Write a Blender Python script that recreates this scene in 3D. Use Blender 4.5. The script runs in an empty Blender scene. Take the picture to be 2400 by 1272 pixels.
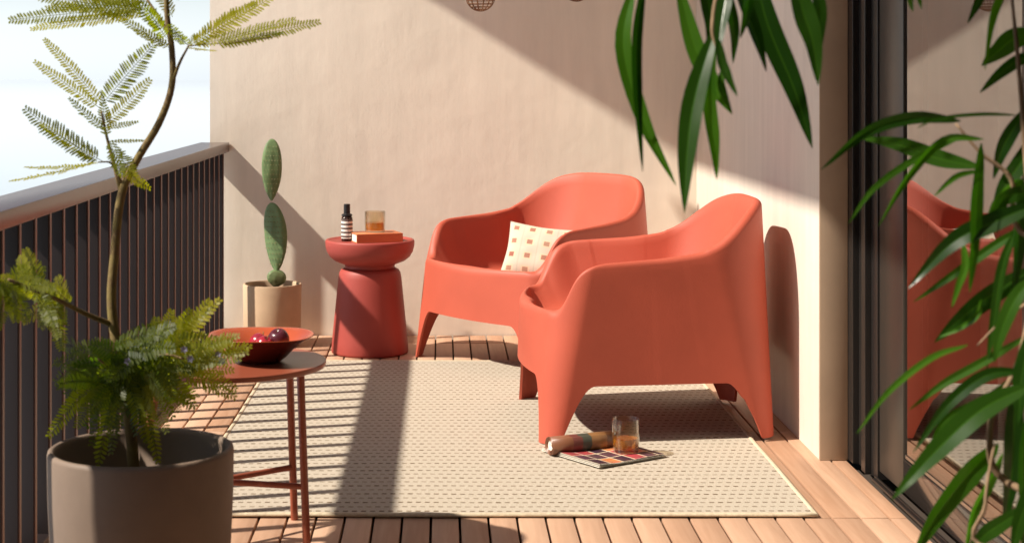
import bpy, bmesh, math, random
from mathutils import Vector, Matrix, noise
R = math.radians
random.seed(7)
scene = bpy.context.scene
COL = scene.collection

# ------------------------------------------------------------ camera, world, sun, exposure
F = 3900.0; HX, HY = 1037.0, 183.0; H = 1.13          # focal length and vanishing point in photo pixels, eye height
cam_d = bpy.data.cameras.new("camera"); cam = bpy.data.objects.new("camera", cam_d); COL.objects.link(cam)
cam.location = (0, 0, H); cam.rotation_euler = (R(90), 0, 0)
cam_d.sensor_width = 36; cam_d.lens = 36 * F / 2400
cam_d.shift_x = (1200 - HX) / 2400; cam_d.shift_y = -(636 - HY) / 2400
cam_d.clip_start = 0.05; cam_d.clip_end = 60000
cam_d.dof.use_dof = True; cam_d.dof.focus_distance = 5.4; cam_d.dof.aperture_fstop = 7.0
scene.camera = cam

SUN = Vector((0.976, 0.29, -1.0)).normalized()        # direction the light travels
elev = math.asin(-SUN.z)
world = bpy.data.worlds.new("World"); scene.world = world; world.use_nodes = True
nt = world.node_tree; nt.nodes.clear()
sky = nt.nodes.new("ShaderNodeTexSky"); sky.sky_type = 'NISHITA'; sky.sun_disc = False
sky.sun_elevation = elev; sky.sun_rotation = math.atan2(-SUN.x, -SUN.y)
sky.air_density = 1.0; sky.dust_density = 1.2; sky.ozone_density = 1.0
bg = nt.nodes.new("ShaderNodeBackground"); bg.inputs[1].default_value = 0.05
wo = nt.nodes.new("ShaderNodeOutputWorld")
# bright sea haze along the horizon, strongest towards the sun
gtc = nt.nodes.new("ShaderNodeTexCoord"); gsp = nt.nodes.new("ShaderNodeSeparateXYZ"); nt.links.new(gtc.outputs['Generated'], gsp.inputs[0])
def wm(op, a, b=None):
    n = nt.nodes.new('ShaderNodeMath'); n.operation = op; n.use_clamp = False
    for i, v in enumerate((a, b)):
        if v is None: continue
        if isinstance(v, (int, float)): n.inputs[i].default_value = v
        else: nt.links.new(v, n.inputs[i])
    return n.outputs[0]
hz = wm('EXPONENT', wm('MULTIPLY', wm('POWER', wm('DIVIDE', wm('ABSOLUTE', gsp.outputs['Z']), 0.085), 2.0), -1.0))
sd_ = Vector((-SUN.x, -SUN.y, 0)).normalized()
az = wm('MAXIMUM', wm('ADD', wm('ADD', wm('MULTIPLY', gsp.outputs['X'], -0.55), wm('MULTIPLY', gsp.outputs['Y'], 0.55)), 0.25), 0.12)
hb = nt.nodes.new("ShaderNodeBackground"); hb.inputs[0].default_value = (0.82, 0.90, 1.0, 1)
nt.links.new(wm('MULTIPLY', wm('MULTIPLY', hz, az), 0.66), hb.inputs[1])
ads = nt.nodes.new("ShaderNodeAddShader")
nt.links.new(sky.outputs[0], bg.inputs[0]); nt.links.new(bg.outputs[0], ads.inputs[0]); nt.links.new(hb.outputs[0], ads.inputs[1]); nt.links.new(ads.outputs[0], wo.inputs[0])
sl = bpy.data.lights.new("sun", 'SUN'); sl.energy = 5.0; sl.angle = R(1.1); sl.color = (1.0, 0.91, 0.79)
sun = bpy.data.objects.new("sun", sl); COL.objects.link(sun)
sun.rotation_euler = SUN.to_track_quat('-Z', 'Y').to_euler()
scene.view_settings.view_transform = 'Standard'; scene.view_settings.look = 'None'
scene.view_settings.exposure = 0.6; scene.view_settings.gamma = 1
try:
    scene.cycles.max_bounces = 10; scene.cycles.diffuse_bounces = 6; scene.cycles.glossy_bounces = 5
    scene.cycles.transparent_max_bounces = 12; scene.cycles.use_denoising = True
    scene.cycles.sample_clamp_indirect = 6
except Exception: pass

# ------------------------------------------------------------ helpers
def at(px, py, d):                                    # photo pixel at distance d -> world point
    return Vector(((px - HX) / F * d, d, H - (py - HY) / F * d))
def on_floor(px, py):
    d = F * H / (py - HY); return Vector(((px - HX) / F * d, d, 0))

def tag(o, label=None, cat=None, group=None, kind=None):
    if label: o['label'] = label
    if cat: o['category'] = cat
    if group: o['group'] = group
    if kind: o['kind'] = kind
    return o
def thing(name, label, cat, loc=(0, 0, 0), rz=0, group=None):
    o = bpy.data.objects.new(name, None); COL.objects.link(o); o.location = loc; o.rotation_euler = (0, 0, rz)
    o.empty_display_size = 0.1
    return tag(o, label, cat, group)
def mesh_obj(name, bm, mat, parent=None, smooth=None, loc=None):
    me = bpy.data.meshes.new(name); bm.to_mesh(me); bm.free()
    for m in (mat if isinstance(mat, (list, tuple)) else [mat]): me.materials.append(m)
    o = bpy.data.objects.new(name, me); COL.objects.link(o)
    if parent: o.parent = parent
    if loc: o.location = loc
    if smooth is not None:
        me.polygons.foreach_set('use_smooth', [True] * len(me.polygons))
        if smooth < 179:
            sharp_edges(me, smooth)
    return o
def sharp_edges(me, deg):
    b = bmesh.new(); b.from_mesh(me)
    for e in b.edges:
        if len(e.link_faces) == 2 and e.calc_face_angle(0) > R(deg): e.smooth = False
    b.to_mesh(me); b.free()
def box(bm, x0, x1, y0, y1, z0, z1, bev=0.0, mat=0):
    r = bmesh.ops.create_cube(bm, size=1.0)
    for v in r['verts']:
        v.co = Vector(((x0 + x1) / 2 + v.co.x * (x1 - x0), (y0 + y1) / 2 + v.co.y * (y1 - y0), (z0 + z1) / 2 + v.co.z * (z1 - z0)))
    fs = set(f for v in r['verts'] for f in v.link_faces)
    for f in fs: f.material_index = mat
    if bev > 0:
        es = list(set(e for v in r['verts'] for e in v.link_edges))
        bmesh.ops.bevel(bm, geom=es, offset=bev, segments=2, affect='EDGES', profile=0.5)
def lathe(bm, prof, n=64, c=(0, 0, 0), closed=False, mat=0, wob=0.0):
    rings = []
    for (r, z) in prof:
        if r < 1e-6: rings.append([bm.verts.new((c[0], c[1], c[2] + z))])
        else: rings.append([bm.verts.new((c[0] + r * math.cos(2 * math.pi * k / n), c[1] + r * math.sin(2 * math.pi * k / n), c[2] + z)) for k in range(n)])
    newf = []
    for a, b in zip(rings, rings[1:]):
        for k in range(n):
            k2 = (k + 1) % n
            if len(a) == 1 and len(b) == 1: continue
            if len(a) == 1: f = bm.faces.new((a[0], b[k2], b[k]))
            elif len(b) == 1: f = bm.faces.new((a[k], a[k2], b[0]))
            else: f = bm.faces.new((a[k], a[k2], b[k2], b[k]))
            f.material_index = mat; newf.append(f)
    if prof[0][0] < 1e-6 and prof[-1][0] < 1e-6: bmesh.ops.recalc_face_normals(bm, faces=newf)
def tube(bm, pts, rad, n=8, mat=0, cap=True):
    pts = [Vector(p) for p in pts]
    rads = rad if isinstance(rad, (list, tuple)) else [rad] * len(pts)
    rings = []; up = Vector((0.13, 0.31, 0.94))
    for i, p in enumerate(pts):
        t = (pts[min(i + 1, len(pts) - 1)] - pts[max(i - 1, 0)]).normalized()
        u = up - t * up.dot(t)
        if u.length < 0.1: u = Vector((1, 0, 0)) - t * t.x
        u.normalize(); up = u; w = t.cross(u)
        rings.append([bm.verts.new(p + (u * math.cos(2 * math.pi * k / n) + w * math.sin(2 * math.pi * k / n)) * rads[i]) for k in range(n)])
    for a, b in zip(rings, rings[1:]):
        for k in range(n):
            f = bm.faces.new((a[k], a[(k + 1) % n], b[(k + 1) % n], b[k])); f.material_index = mat; f.smooth = True
    if cap:
        bm.faces.new(rings[0][::-1]).material_index = mat; bm.faces.new(rings[-1]).material_index = mat
def spline(pts, n=6):                                  # Catmull-Rom
    pts = [Vector(p) for p in pts]; P = [pts[0] * 2 - pts[1]] + pts + [pts[-1] * 2 - pts[-2]]; out = []
    for i in range(1, len(P) - 2):
        for k in range(n):
            t = k / n; a, b, c, d = P[i - 1], P[i], P[i + 1], P[i + 2]
            out.append(0.5 * ((2 * b) + (c - a) * t + (2 * a - 5 * b + 4 * c - d) * t * t + (3 * b - a - 3 * c + d) * t ** 3))
    out.append(pts[-1]); return out
def lerp(a, b, t): return a + (b - a) * t
def interp(tab, x):
    if x <= tab[0][0]: return tab[0][1]
    for (x0, y0), (x1, y1) in zip(tab, tab[1:]):
        if x <= x1:
            t = (x - x0) / (x1 - x0); return y0 + (y1 - y0) * t
    return tab[-1][1]

# ------------------------------------------------------------ materials
def mat(name, col, rough=0.6, spec=0.5, var=0.0, vscale=8.0, bump=0.0, bscale=60.0, metallic=0.0, col2=None, bdist=0.002, detail=6):
    m = bpy.data.materials.new(name); m.use_nodes = True; N = m.node_tree.nodes; L = m.node_tree.links
    b = N['Principled BSDF']; b.inputs['Roughness'].default_value = rough; b.inputs['Metallic'].default_value = metallic
    b.inputs['Specular IOR Level'].default_value = spec; b.inputs['Base Color'].default_value = (*col, 1)
    tc = N.new('ShaderNodeTexCoord')
    if var > 0 or col2:
        n = N.new('ShaderNodeTexNoise'); n.inputs['Scale'].default_value = vscale; n.inputs['Detail'].default_value = detail
        L.new(tc.outputs['Object'], n.inputs['Vector'])
        r = N.new('ShaderNodeValToRGB'); r.color_ramp.elements[0].position = 0.3; r.color_ramp.elements[1].position = 0.7
        c2 = col2 or tuple(c * (1 + var) for c in col); c1 = col if col2 else tuple(c * (1 - var) for c in col)
        r.color_ramp.elements[0].color = (*c1, 1); r.color_ramp.elements[1].color = (*c2, 1)
        L.new(n.outputs['Fac'], r.inputs['Fac']); L.new(r.outputs['Color'], b.inputs['Base Color'])
    if bump > 0:
        n2 = N.new('ShaderNodeTexNoise'); n2.inputs['Scale'].default_value = bscale; n2.inputs['Detail'].default_value = 5
        L.new(tc.outputs['Object'], n2.inputs['Vector'])
        bp = N.new('ShaderNodeBump'); bp.inputs['Strength'].default_value = bump; bp.inputs['Distance'].default_value = bdist
        L.new(n2.outputs['Fac'], bp.inputs['Height']); L.new(bp.outputs['Normal'], b.inputs['Normal'])
    return m
def mathn(nt, op, a, b=None, c=None):
    n = nt.nodes.new('ShaderNodeMath'); n.operation = op
    for i, v in enumerate((a, b, c)):
        if v is None: continue
        if isinstance(v, (int, float)): n.inputs[i].default_value = v
        else: nt.links.new(v, n.inputs[i])
    return n.outputs[0]

def plaster(name, col):
    m = mat(name, col, 0.9, 0.2); nt = m.node_tree; N = nt.nodes; L = nt.links; b = N['Principled BSDF']
    tc = N.new('ShaderNodeTexCoord')
    mp = N.new('ShaderNodeMapping'); mp.inputs['Scale'].default_value = (7, 7, 0.9); L.new(tc.outputs['Object'], mp.inputs[0])
    n1 = N.new('ShaderNodeTexNoise'); n1.inputs['Scale'].default_value = 2.2; n1.inputs['Detail'].default_value = 8; n1.inputs['Roughness'].default_value = 0.6
    L.new(mp.outputs[0], n1.inputs['Vector'])
    n2 = N.new('ShaderNodeTexNoise'); n2.inputs['Scale'].default_value = 1.6; n2.inputs['Detail'].default_value = 5; L.new(tc.outputs['Object'], n2.inputs['Vector'])
    s = mathn(nt, 'ADD', mathn(nt, 'MULTIPLY', n1.outputs['Fac'], 0.5), mathn(nt, 'MULTIPLY', n2.outputs['Fac'], 0.5))
    r = N.new('ShaderNodeValToRGB'); r.color_ramp.elements[0].position = 0.35; r.color_ramp.elements[1].position = 0.65
    r.color_ramp.elements[0].color = (*[c * 0.90 for c in col], 1); r.color_ramp.elements[1].color = (*[min(1, c * 1.05) for c in col], 1)
    L.new(s, r.inputs['Fac']); L.new(r.outputs['Color'], b.inputs['Base Color'])
    # brushed plaster grain: vertical drags plus sand
    mp2 = N.new('ShaderNodeMapping'); mp2.inputs['Scale'].default_value = (120, 120, 14); L.new(tc.outputs['Object'], mp2.inputs[0])
    n3 = N.new('ShaderNodeTexNoise'); n3.inputs['Scale'].default_value = 1.0; n3.inputs['Detail'].default_value = 6; L.new(mp2.outputs[0], n3.inputs['Vector'])
    n4 = N.new('ShaderNodeTexNoise'); n4.inputs['Scale'].default_value = 7; n4.inputs['Detail'].default_value = 6; L.new(tc.outputs['Object'], n4.inputs['Vector'])
    hsum = mathn(nt, 'ADD', mathn(nt, 'MULTIPLY', n3.outputs['Fac'], 0.0006), mathn(nt, 'MULTIPLY', n4.outputs['Fac'], 0.006))
    bp = N.new('ShaderNodeBump'); bp.inputs['Strength'].default_value = 0.45; bp.inputs['Distance'].default_value = 1.0
    L.new(hsum, bp.inputs['Height']); L.new(bp.outputs['Normal'], b.inputs['Normal'])
    return m
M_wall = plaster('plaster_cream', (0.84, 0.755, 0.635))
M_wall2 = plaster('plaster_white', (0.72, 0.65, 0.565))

def deck_mat():
    m = mat('deck_boards', (0.5, 0.3, 0.18), 0.6, 0.35); nt = m.node_tree; N = nt.nodes; L = nt.links; b = N['Principled BSDF']
    a = N.new('ShaderNodeAttribute'); a.attribute_name = 'rnd'
    tc = N.new('ShaderNodeTexCoord')
    ad = N.new('ShaderNodeVectorMath'); ad.operation = 'ADD'; L.new(tc.outputs['Object'], ad.inputs[0])
    sc = N.new('ShaderNodeVectorMath'); sc.operation = 'SCALE'; L.new(a.outputs['Color'], sc.inputs[0]); sc.inputs['Scale'].default_value = 37.0
    L.new(sc.outputs[0], ad.inputs[1])
    mp = N.new('ShaderNodeMapping'); mp.inputs['Scale'].default_value = (70, 3.5, 10); L.new(ad.outputs[0], mp.inputs[0])
    n = N.new('ShaderNodeTexNoise'); n.inputs['Scale'].default_value = 1.0; n.inputs['Detail'].default_value = 7; n.inputs['Distortion'].default_value = 0.6
    L.new(mp.outputs[0], n.inputs['Vector'])
    v = mathn(nt, 'ADD', mathn(nt, 'MULTIPLY', n.outputs['Fac'], 0.55), mathn(nt, 'MULTIPLY', a.outputs['Fac'], 0.5))
    r = N.new('ShaderNodeValToRGB'); e = r.color_ramp.elements; e[0].position = 0.2; e[0].color = (0.38, 0.215, 0.13, 1); e[1].position = 0.85; e[1].color = (0.60, 0.39, 0.265, 1)
    L.new(v, r.inputs['Fac']); L.new(r.outputs['Color'], b.inputs['Base Color'])
    bp = N.new('ShaderNodeBump'); bp.inputs['Strength'].default_value = 0.5; bp.inputs['Distance'].default_value = 0.0006
    L.new(n.outputs['Fac'], bp.inputs['Height']); L.new(bp.outputs['Normal'], b.inputs['Normal'])
    return m
M_deck = deck_mat()
M_under = mat('deck_underside', (0.05, 0.035, 0.025), 0.9)

def rug_mat():
    m = mat('rug_weave', (0.6, 0.5, 0.36), 0.95, 0.1); nt = m.node_tree; N = nt.nodes; L = nt.links; b = N['Principled BSDF']
    tc = N.new('ShaderNodeTexCoord'); sp = N.new('ShaderNodeSeparateXYZ')
    w = N.new('ShaderNodeTexNoise'); w.inputs['Scale'].default_value = 3; L.new(tc.outputs['Object'], w.inputs['Vector'])
    L.new(tc.outputs['Object'], sp.inputs[0])
    x = sp.outputs['X']; y = mathn(nt, 'ADD', sp.outputs['Y'], mathn(nt, 'MULTIPLY', w.outputs['Fac'], 0.02))
    PX, PY = 0.0235, 0.044
    rowid = mathn(nt, 'FLOOR', mathn(nt, 'DIVIDE', y, PY))
    fy = mathn(nt, 'FRACT', mathn(nt, 'DIVIDE', y, PY))
    xs = mathn(nt, 'DIVIDE', x, PX)
    alt = mathn(nt, 'MULTIPLY', mathn(nt, 'MODULO', mathn(nt, 'ABSOLUTE', rowid), 2.0), 0.5)
    cellx = mathn(nt, 'ADD', xs, alt)
    fx = mathn(nt, 'FRACT', cellx)
    cid = N.new('ShaderNodeCombineXYZ'); L.new(mathn(nt, 'FLOOR', cellx), cid.inputs[0]); L.new(rowid, cid.inputs[1])
    wn = N.new('ShaderNodeTexWhiteNoise'); wn.noise_dimensions = '2D'; L.new(cid.outputs[0], wn.inputs['Vector'])
    dash = mathn(nt, 'MULTIPLY', mathn(nt, 'LESS_THAN', fx, 0.56), mathn(nt, 'LESS_THAN', mathn(nt, 'ABSOLUTE', mathn(nt, 'SUBTRACT', fy, 0.5)), 0.12))
    strong = mathn(nt, 'SUBTRACT', 1.0, mathn(nt, 'MULTIPLY', alt, 0.6))          # every second row is fainter
    dash2 = mathn(nt, 'MULTIPLY', mathn(nt, 'MULTIPLY', dash, strong), mathn(nt, 'ADD', 0.55, mathn(nt, 'MULTIPLY', wn.outputs['Value'], 0.45)))
    # fine weave rows
    wv = mathn(nt, 'MULTIPLY', mathn(nt, 'SINE', mathn(nt, 'MULTIPLY', x, 2 * math.pi / (PX / 2))), mathn(nt, 'SINE', mathn(nt, 'MULTIPLY', y, 2 * math.pi / 0.011)))
    n = N.new('ShaderNodeTexNoise'); n.inputs['Scale'].default_value = 260; n.inputs['Detail'].default_value = 3; L.new(tc.outputs['Object'], n.inputs['Vector'])
    r = N.new('ShaderNodeValToRGB'); e = r.color_ramp.elements; e[0].position = 0.25; e[0].color = (0.37, 0.315, 0.24, 1); e[1].position = 0.75; e[1].color = (0.56, 0.50, 0.415, 1)
    L.new(mathn(nt, 'ADD', mathn(nt, 'MULTIPLY', wv, 0.16), n.outputs['Fac']), r.inputs['Fac'])
    mx = N.new('ShaderNodeMixRGB'); L.new(dash2, mx.inputs['Fac']); L.new(r.outputs['Color'], mx.inputs['Color1']); mx.inputs['Color2'].default_value = (0.13, 0.085, 0.05, 1)
    L.new(mx.outputs['Color'], b.inputs['Base Color'])
    h = mathn(nt, 'SUBTRACT', mathn(nt, 'ADD', mathn(nt, 'MULTIPLY', wv, 0.4), mathn(nt, 'MULTIPLY', n.outputs['Fac'], 0.5)), mathn(nt, 'MULTIPLY', dash, 1.3))
    bp = N.new('ShaderNodeBump'); bp.inputs['Strength'].default_value = 0.8; bp.inputs['Distance'].default_value = 0.0018
    L.new(h, bp.inputs['Height']); L.new(bp.outputs['Normal'], b.inputs['Normal'])
    return m
M_rug = rug_mat()
M_rugedge = mat('rug_binding', (0.55, 0.46, 0.33), 0.95, 0.1, var=0.15, vscale=90, bump=0.5, bscale=300)
M_terra = mat('terracotta_plastic', (0.45, 0.088, 0.050), 0.55, 0.38, var=0.07, vscale=5, bump=0.45, bscale=260, bdist=0.0008)
M_terra.node_tree.nodes['Principled BSDF'].inputs['Coat Weight'].default_value = 0.0; M_terra.node_tree.nodes['Principled BSDF'].inputs['Coat Roughness'].default_value = 0.32
M_drum = mat('terracotta_ceramic', (0.34, 0.055, 0.042), 0.55, 0.4, var=0.06, vscale=6, bump=0.25, bscale=200, bdist=0.0006)
M_metal = mat('rust_painted_metal', (0.30, 0.075, 0.038), 0.33, 0.5, var=0.06, vscale=10, bump=0.12, bscale=500, bdist=0.0004)
M_bowl_out = mat('dark_maroon_outside', (0.10, 0.016, 0.010), 0.25, 0.5)  # outside of the bowl, darker than its inside
M_bowl = mat('red_glazed_bowl', (0.40, 0.075, 0.025), 0.22, 0.5, var=0.06, vscale=12)
M_cap = mat('bronze_painted_rail', (0.115, 0.075, 0.062), 0.24, 0.5, var=0.06, vscale=4)
M_edge = mat('lit_slat_edge', (0.17, 0.095, 0.08), 0.4, 0.5)  # slat metal painted paler on its edge for light bounced off the deck
M_fin = mat('bronze_dark_slat', (0.018, 0.012, 0.012), 0.45, 0.5, var=0.1, vscale=6)
M_pot = mat('grey_clay_planter', (0.20, 0.145, 0.108), 0.6, 0.4, var=0.09, vscale=9, bump=0.3, bscale=90, bdist=0.001)
M_pot2 = mat('sand_clay_pot', (0.52, 0.37, 0.24), 0.75, 0.3, var=0.08, vscale=12, bump=0.3, bscale=130, bdist=0.001)
M_soil = mat('potting_soil', (0.045, 0.028, 0.018), 0.95, 0.1, var=0.4, vscale=90, bump=1.0, bscale=120, bdist=0.01)
M_bark = mat('young_bark', (0.16, 0.10, 0.055), 0.8, 0.2, var=0.3, vscale=40, bump=0.6, bscale=120, bdist=0.002, col2=(0.22, 0.17, 0.06))
M_bark2 = mat('pale_bark', (0.30, 0.20, 0.12), 0.8, 0.2, var=0.25, vscale=40, bump=0.6, bscale=120, bdist=0.002)
M_black = mat('black_aluminium', (0.016, 0.014, 0.013), 0.3, 0.5)
M_grey = mat('grey_aluminium', (0.032, 0.028, 0.023), 0.35, 0.5)
M_alu = mat('bare_aluminium', (0.5, 0.48, 0.44), 0.3, 0.5, metallic=1.0)
M_pages = mat('paper_pages', (0.80, 0.76, 0.68), 0.8, 0.2, var=0.06, vscale=400)
M_cover = mat('orange_book_cover', (0.62, 0.19, 0.075), 0.45, 0.4)

def leaf_mat(name, dark, light, rough=0.4, trans=0.35, tcol=None, spec=0.5):
    m = mat(name, dark, rough, spec); nt = m.node_tree; N = nt.nodes; L = nt.links; b = N['Principled BSDF']
    a = N.new('ShaderNodeAttribute'); a.attribute_name = 'rnd'
    r = N.new('ShaderNodeValToRGB'); r.color_ramp.elements[0].color = (*dark, 1); r.color_ramp.elements[1].color = (*light, 1)
    L.new(a.outputs['Fac'], r.inputs['Fac']); L.new(r.outputs['Color'], b.inputs['Base Color'])
    t = N.new('ShaderNodeBsdfTranslucent'); mx = N.new('ShaderNodeMixShader'); mx.inputs[0].default_value = trans
    mc = N.new('ShaderNodeMixRGB'); mc.blend_type = 'MULTIPLY'; mc.inputs['Fac'].default_value = 1; L.new(r.outputs['Color'], mc.inputs['Color1'])
    mc.inputs['Color2'].default_value = (*(tcol or (3.0, 3.0, 0.9)), 1); L.new(mc.outputs['Color'], t.inputs['Color'])
    L.new(b.outputs[0], mx.inputs[1]); L.new(t.outputs[0], mx.inputs[2]); L.new(mx.outputs[0], N['Material Output'].inputs['Surface'])
    return m
M_mimosa = leaf_mat('feathery_leaf', (0.022, 0.050, 0.008), (0.25, 0.26, 0.014), 0.5, 0.58, (3.8, 3.6, 0.6))
M_ficus = leaf_mat('long_leaf', (0.006, 0.026, 0.004), (0.06, 0.16, 0.014), 0.24, 0.34, (2.2, 2.9, 0.5), 0.6)
M_cactus = mat('cactus_skin', (0.13, 0.20, 0.08), 0.55, 0.4, var=0.2, vscale=25, bump=0.3, bscale=60, bdist=0.002)
M_spine = mat('cactus_spines', (0.45, 0.36, 0.2), 0.8)

def glass_mat(name, tint, ior=1.5, fres=1.5):
    m = bpy.data.materials.new(name); m.use_nodes = True; nt = m.node_tree; N = nt.nodes; L = nt.links
    N.remove(N['Principled BSDF'])
    lw = N.new('ShaderNodeLayerWeight'); lw.inputs['Blend'].default_value = 0.5
    F0 = ((fres - 1) / (fres + 1)) ** 2 * 1.6
    fo = mathn(nt, 'ADD', F0, mathn(nt, 'MULTIPLY', mathn(nt, 'POWER', lw.outputs['Facing'], 2.3), 1 - F0))
    t = N.new('ShaderNodeBsdfTransparent'); t.inputs['Color'].default_value = (*tint, 1)
    g = N.new('ShaderNodeBsdfGlossy'); g.inputs['Roughness'].default_value = 0.015
    mx = N.new('ShaderNodeMixShader'); L.new(fo, mx.inputs[0]); L.new(t.outputs[0], mx.inputs[1]); L.new(g.outputs[0], mx.inputs[2])
    L.new(mx.outputs[0], N['Material Output'].inputs['Surface']); return m
M_window = glass_mat('window_glass', (0.68, 0.67, 0.62), fres=1.8)
M_tumbler = glass_mat('tumbler_glass', (0.95, 0.90, 0.80), fres=1.45)
M_amber = mat('amber_drink', (0.85, 0.38, 0.06), 0.05, 0.5); M_amber.node_tree.nodes['Principled BSDF'].inputs['Transmission Weight'].default_value = 0.75

# ------------------------------------------------------------ layout numbers
YB = 7.32            # back wall
XR = 1.117           # right wall
XL = -0.937          # inner edge of the railing cap
YE = 4.92            # near end of the right wall
RAIL_Z = 0.847

# ------------------------------------------------------------ sea and the balcony shell
bm = bmesh.new(); bmesh.ops.create_grid(bm, x_segments=1, y_segments=1, size=30000)
M_sea = mat('sea_water', (0.62, 0.70, 0.80), 0.05, 0.5)
tag(mesh_obj('water', bm, M_sea, loc=(0, 0, -28)), kind='structure')

# deck boards
bm = bmesh.new(); lay = bm.verts.layers.float_color.new('rnd')
pitch = 0.0737; gapw = 0.0065; joints = [1.13, 2.18, 3.23, 4.28, 5.33, 6.38, 7.10, YB - 0.006]
x = -1.06
k = 0
x0 = (1010 - HX) * 4.262 / F - pitch * 20
random.seed(3)
while x0 < 1.215:
    if x0 > -1.13:
        for j0, j1 in zip([-0.9, 0.08] + joints, [0.08] + joints):
            if j1 <= j0: continue
            n0 = len(bm.verts)
            xa = max(x0 + gapw / 2, -1.06); xb = min(x0 + pitch - gapw / 2, 1.195)
            if xb - xa < 0.008: continue
            dz = random.uniform(-0.0008, 0.0008)
            box(bm, xa, xb, j0 + 0.002, j1 - 0.002, -0.022, dz, 0.0016)
            bm.verts.ensure_lookup_table(); c = random.random()
            for v in bm.verts[n0:]: v[lay] = (c, c, c, 1)
    x0 += pitch
tag(mesh_obj('deck', bm, M_deck, smooth=40), kind='structure')
bm = bmesh.new(); box(bm, -1.075, 4.2, -1.0, YB + 0.25, -0.30, -0.03)
tag(mesh_obj('floor_slab', bm, M_under), kind='structure')

# walls
def wall(name, label, boxes, m):
    bm = bmesh.new()
    for b in boxes: box(bm, *b)
    return tag(mesh_obj(name, bm, m), label, 'wall')
wall('back_wall', 'cream textured plaster wall across the far end of the balcony', [(-1.023, XR + 0.3, YB, YB + 0.25, -0.02, 3.0)], M_wall)
bm = bmesh.new(); box(bm, XR, XR + 0.0805, YE + 0.013, YB - 0.001, -0.02, 2.5, 0.0025)
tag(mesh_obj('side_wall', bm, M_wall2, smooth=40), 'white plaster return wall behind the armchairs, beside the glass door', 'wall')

wall('dimming_wall', 'dark unseen screen walls added to dim the near end of the balcony', [(-1.10, 4.2, -1.25, -1.02, -0.02, 2.49), (-1.22, -1.105, -1.25, 2.3, -0.3, 2.2)], mat('dimming_wall_dark', (0.12, 0.09, 0.07), 0.9))  # unseen, added behind and left of the camera to cut ambient light
# balcony slab above; its unseen edge and corner nib are shaped to shade the wall
bm = bmesh.new()
def up(xw, yw, zw, zc=2.5):
    t = (zc - zw) / (-SUN.z); return (xw - SUN.x * t, yw - SUN.y * t)
e0 = up(XR, YB, 0.74); e1 = up(-0.05, YB, 1.47)
dx, dy = e1[0] - e0[0], e1[1] - e0[1]
ee = (e0[0] + dx * 2.0, min(e0[1] + dy * 2.0, YB - 0.02))
poly = [(e0[0], -1.0), e0, ee, (ee[0], YB - 0.002), (4.2, YB - 0.002), (4.2, -1.0)]
vs = [bm.verts.new((p[0], p[1], 2.5)) for p in poly]
f = bm.faces.new(vs); r = bmesh.ops.extrude_face_region(bm, geom=[f])
for v in r['geom']:
    if isinstance(v, bmesh.types.BMVert): v.co.z = 2.72
bmesh.ops.recalc_face_normals(bm, faces=bm.faces)
tag(mesh_obj('ceiling', bm, M_wall2), kind='structure')

# ------------------------------------------------------------ railing
rail = thing('railing', 'dark bronze slatted balcony railing with a broad flat top', 'railing', (XL, 5.0, 0))
def local_box(bm, x0, x1, y0, y1, z0, z1, bev=0): box(bm, x0 - XL, x1 - XL, y0 - 5.0, y1 - 5.0, z0, z1, bev)
bm = bmesh.new(); local_box(bm, -1.065, XL, 0.6, YB - 0.002, RAIL_Z - 0.042, RAIL_Z, 0.003)
mesh_obj('cap', bm, M_cap, rail, smooth=40)
bm = bmesh.new(); yy = 3.591 - 0.1445 * 18
while yy < YB - 0.03:
    local_box(bm, -1.012, XL - 0.014, yy - 0.011, yy + 0.011, 0.03, RAIL_Z - 0.043, 0.0)
    box(bm, -0.0138, -0.010, yy - 5.0 - 0.008, yy - 5.0 + 0.008, 0.031, RAIL_Z - 0.044, 0, 1); yy += 0.1445
mesh_obj('slat_panel', bm, [M_fin, M_edge], rail)
bm = bmesh.new(); local_box(bm, -1.016, XL - 0.008, 0.6, YB - 0.003, 0.004, 0.032, 0.002)
mesh_obj('bottom_rail', bm, M_fin, rail, smooth=40)

# ------------------------------------------------------------ glass door and the room behind
XD = XR + 0.0845
door = thing('sliding_door', 'black framed sliding glass door mirroring the armchair and deck', 'door', (XD, 4.0, 0))
def db(bm, x0, x1, y0, y1, z0, z1, bev=0.0015): box(bm, x0 - XD, x1 - XD, y0 - 4.0, y1 - 4.0, z0, z1, bev)
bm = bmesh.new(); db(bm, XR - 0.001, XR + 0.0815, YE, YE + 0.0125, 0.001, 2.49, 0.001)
mesh_obj('shade_board', bm, mat('shade_tan', (0.40, 0.29, 0.20), 0.6, 0.4, var=0.08, vscale=6), door, smooth=40)  # tan board puts the shade of the wall's end face into colour
bm = bmesh.new()
for a, b, q in ((4.932, 4.865, -0.002), (4.858, 4.79, 0.014), (4.783, 4.74, 0.002), (4.733, 4.665, 0.018)):
    db(bm, XD + q, XD + 0.16, b, a, 0.004, 2.49)
mesh_obj('frame', bm, M_black, door)
bm = bmesh.new()
for q in (4.8615, 4.7865, 4.7365):
    db(bm, XD + 0.03, XD + 0.15, q - 0.0032, q + 0.0032, 0.004, 2.49, 0)
mesh_obj('track_seal', bm, M_grey, door)
bm = bmesh.new(); db(bm, XD + 0.022, XD + 0.075, 4.42, 4.66, 0.03, 2.45, 0.003)
mesh_obj('stile', bm, M_grey, door, smooth=40)
bm = bmesh.new(); db(bm, XD + 0.022, XD + 0.075, 3.40, 3.515, 0.03, 2.45, 0.003)
mesh_obj('stile', bm, M_grey, door, smooth=40)
bm = bmesh.new(); db(bm, XD + 0.022, XD + 0.075, 1.6, 3.395, 0.03, 0.16, 0.003); db(bm, XD + 0.022, XD + 0.075, 3.52, 4.418, 0.03, 0.12, 0.003)
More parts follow.
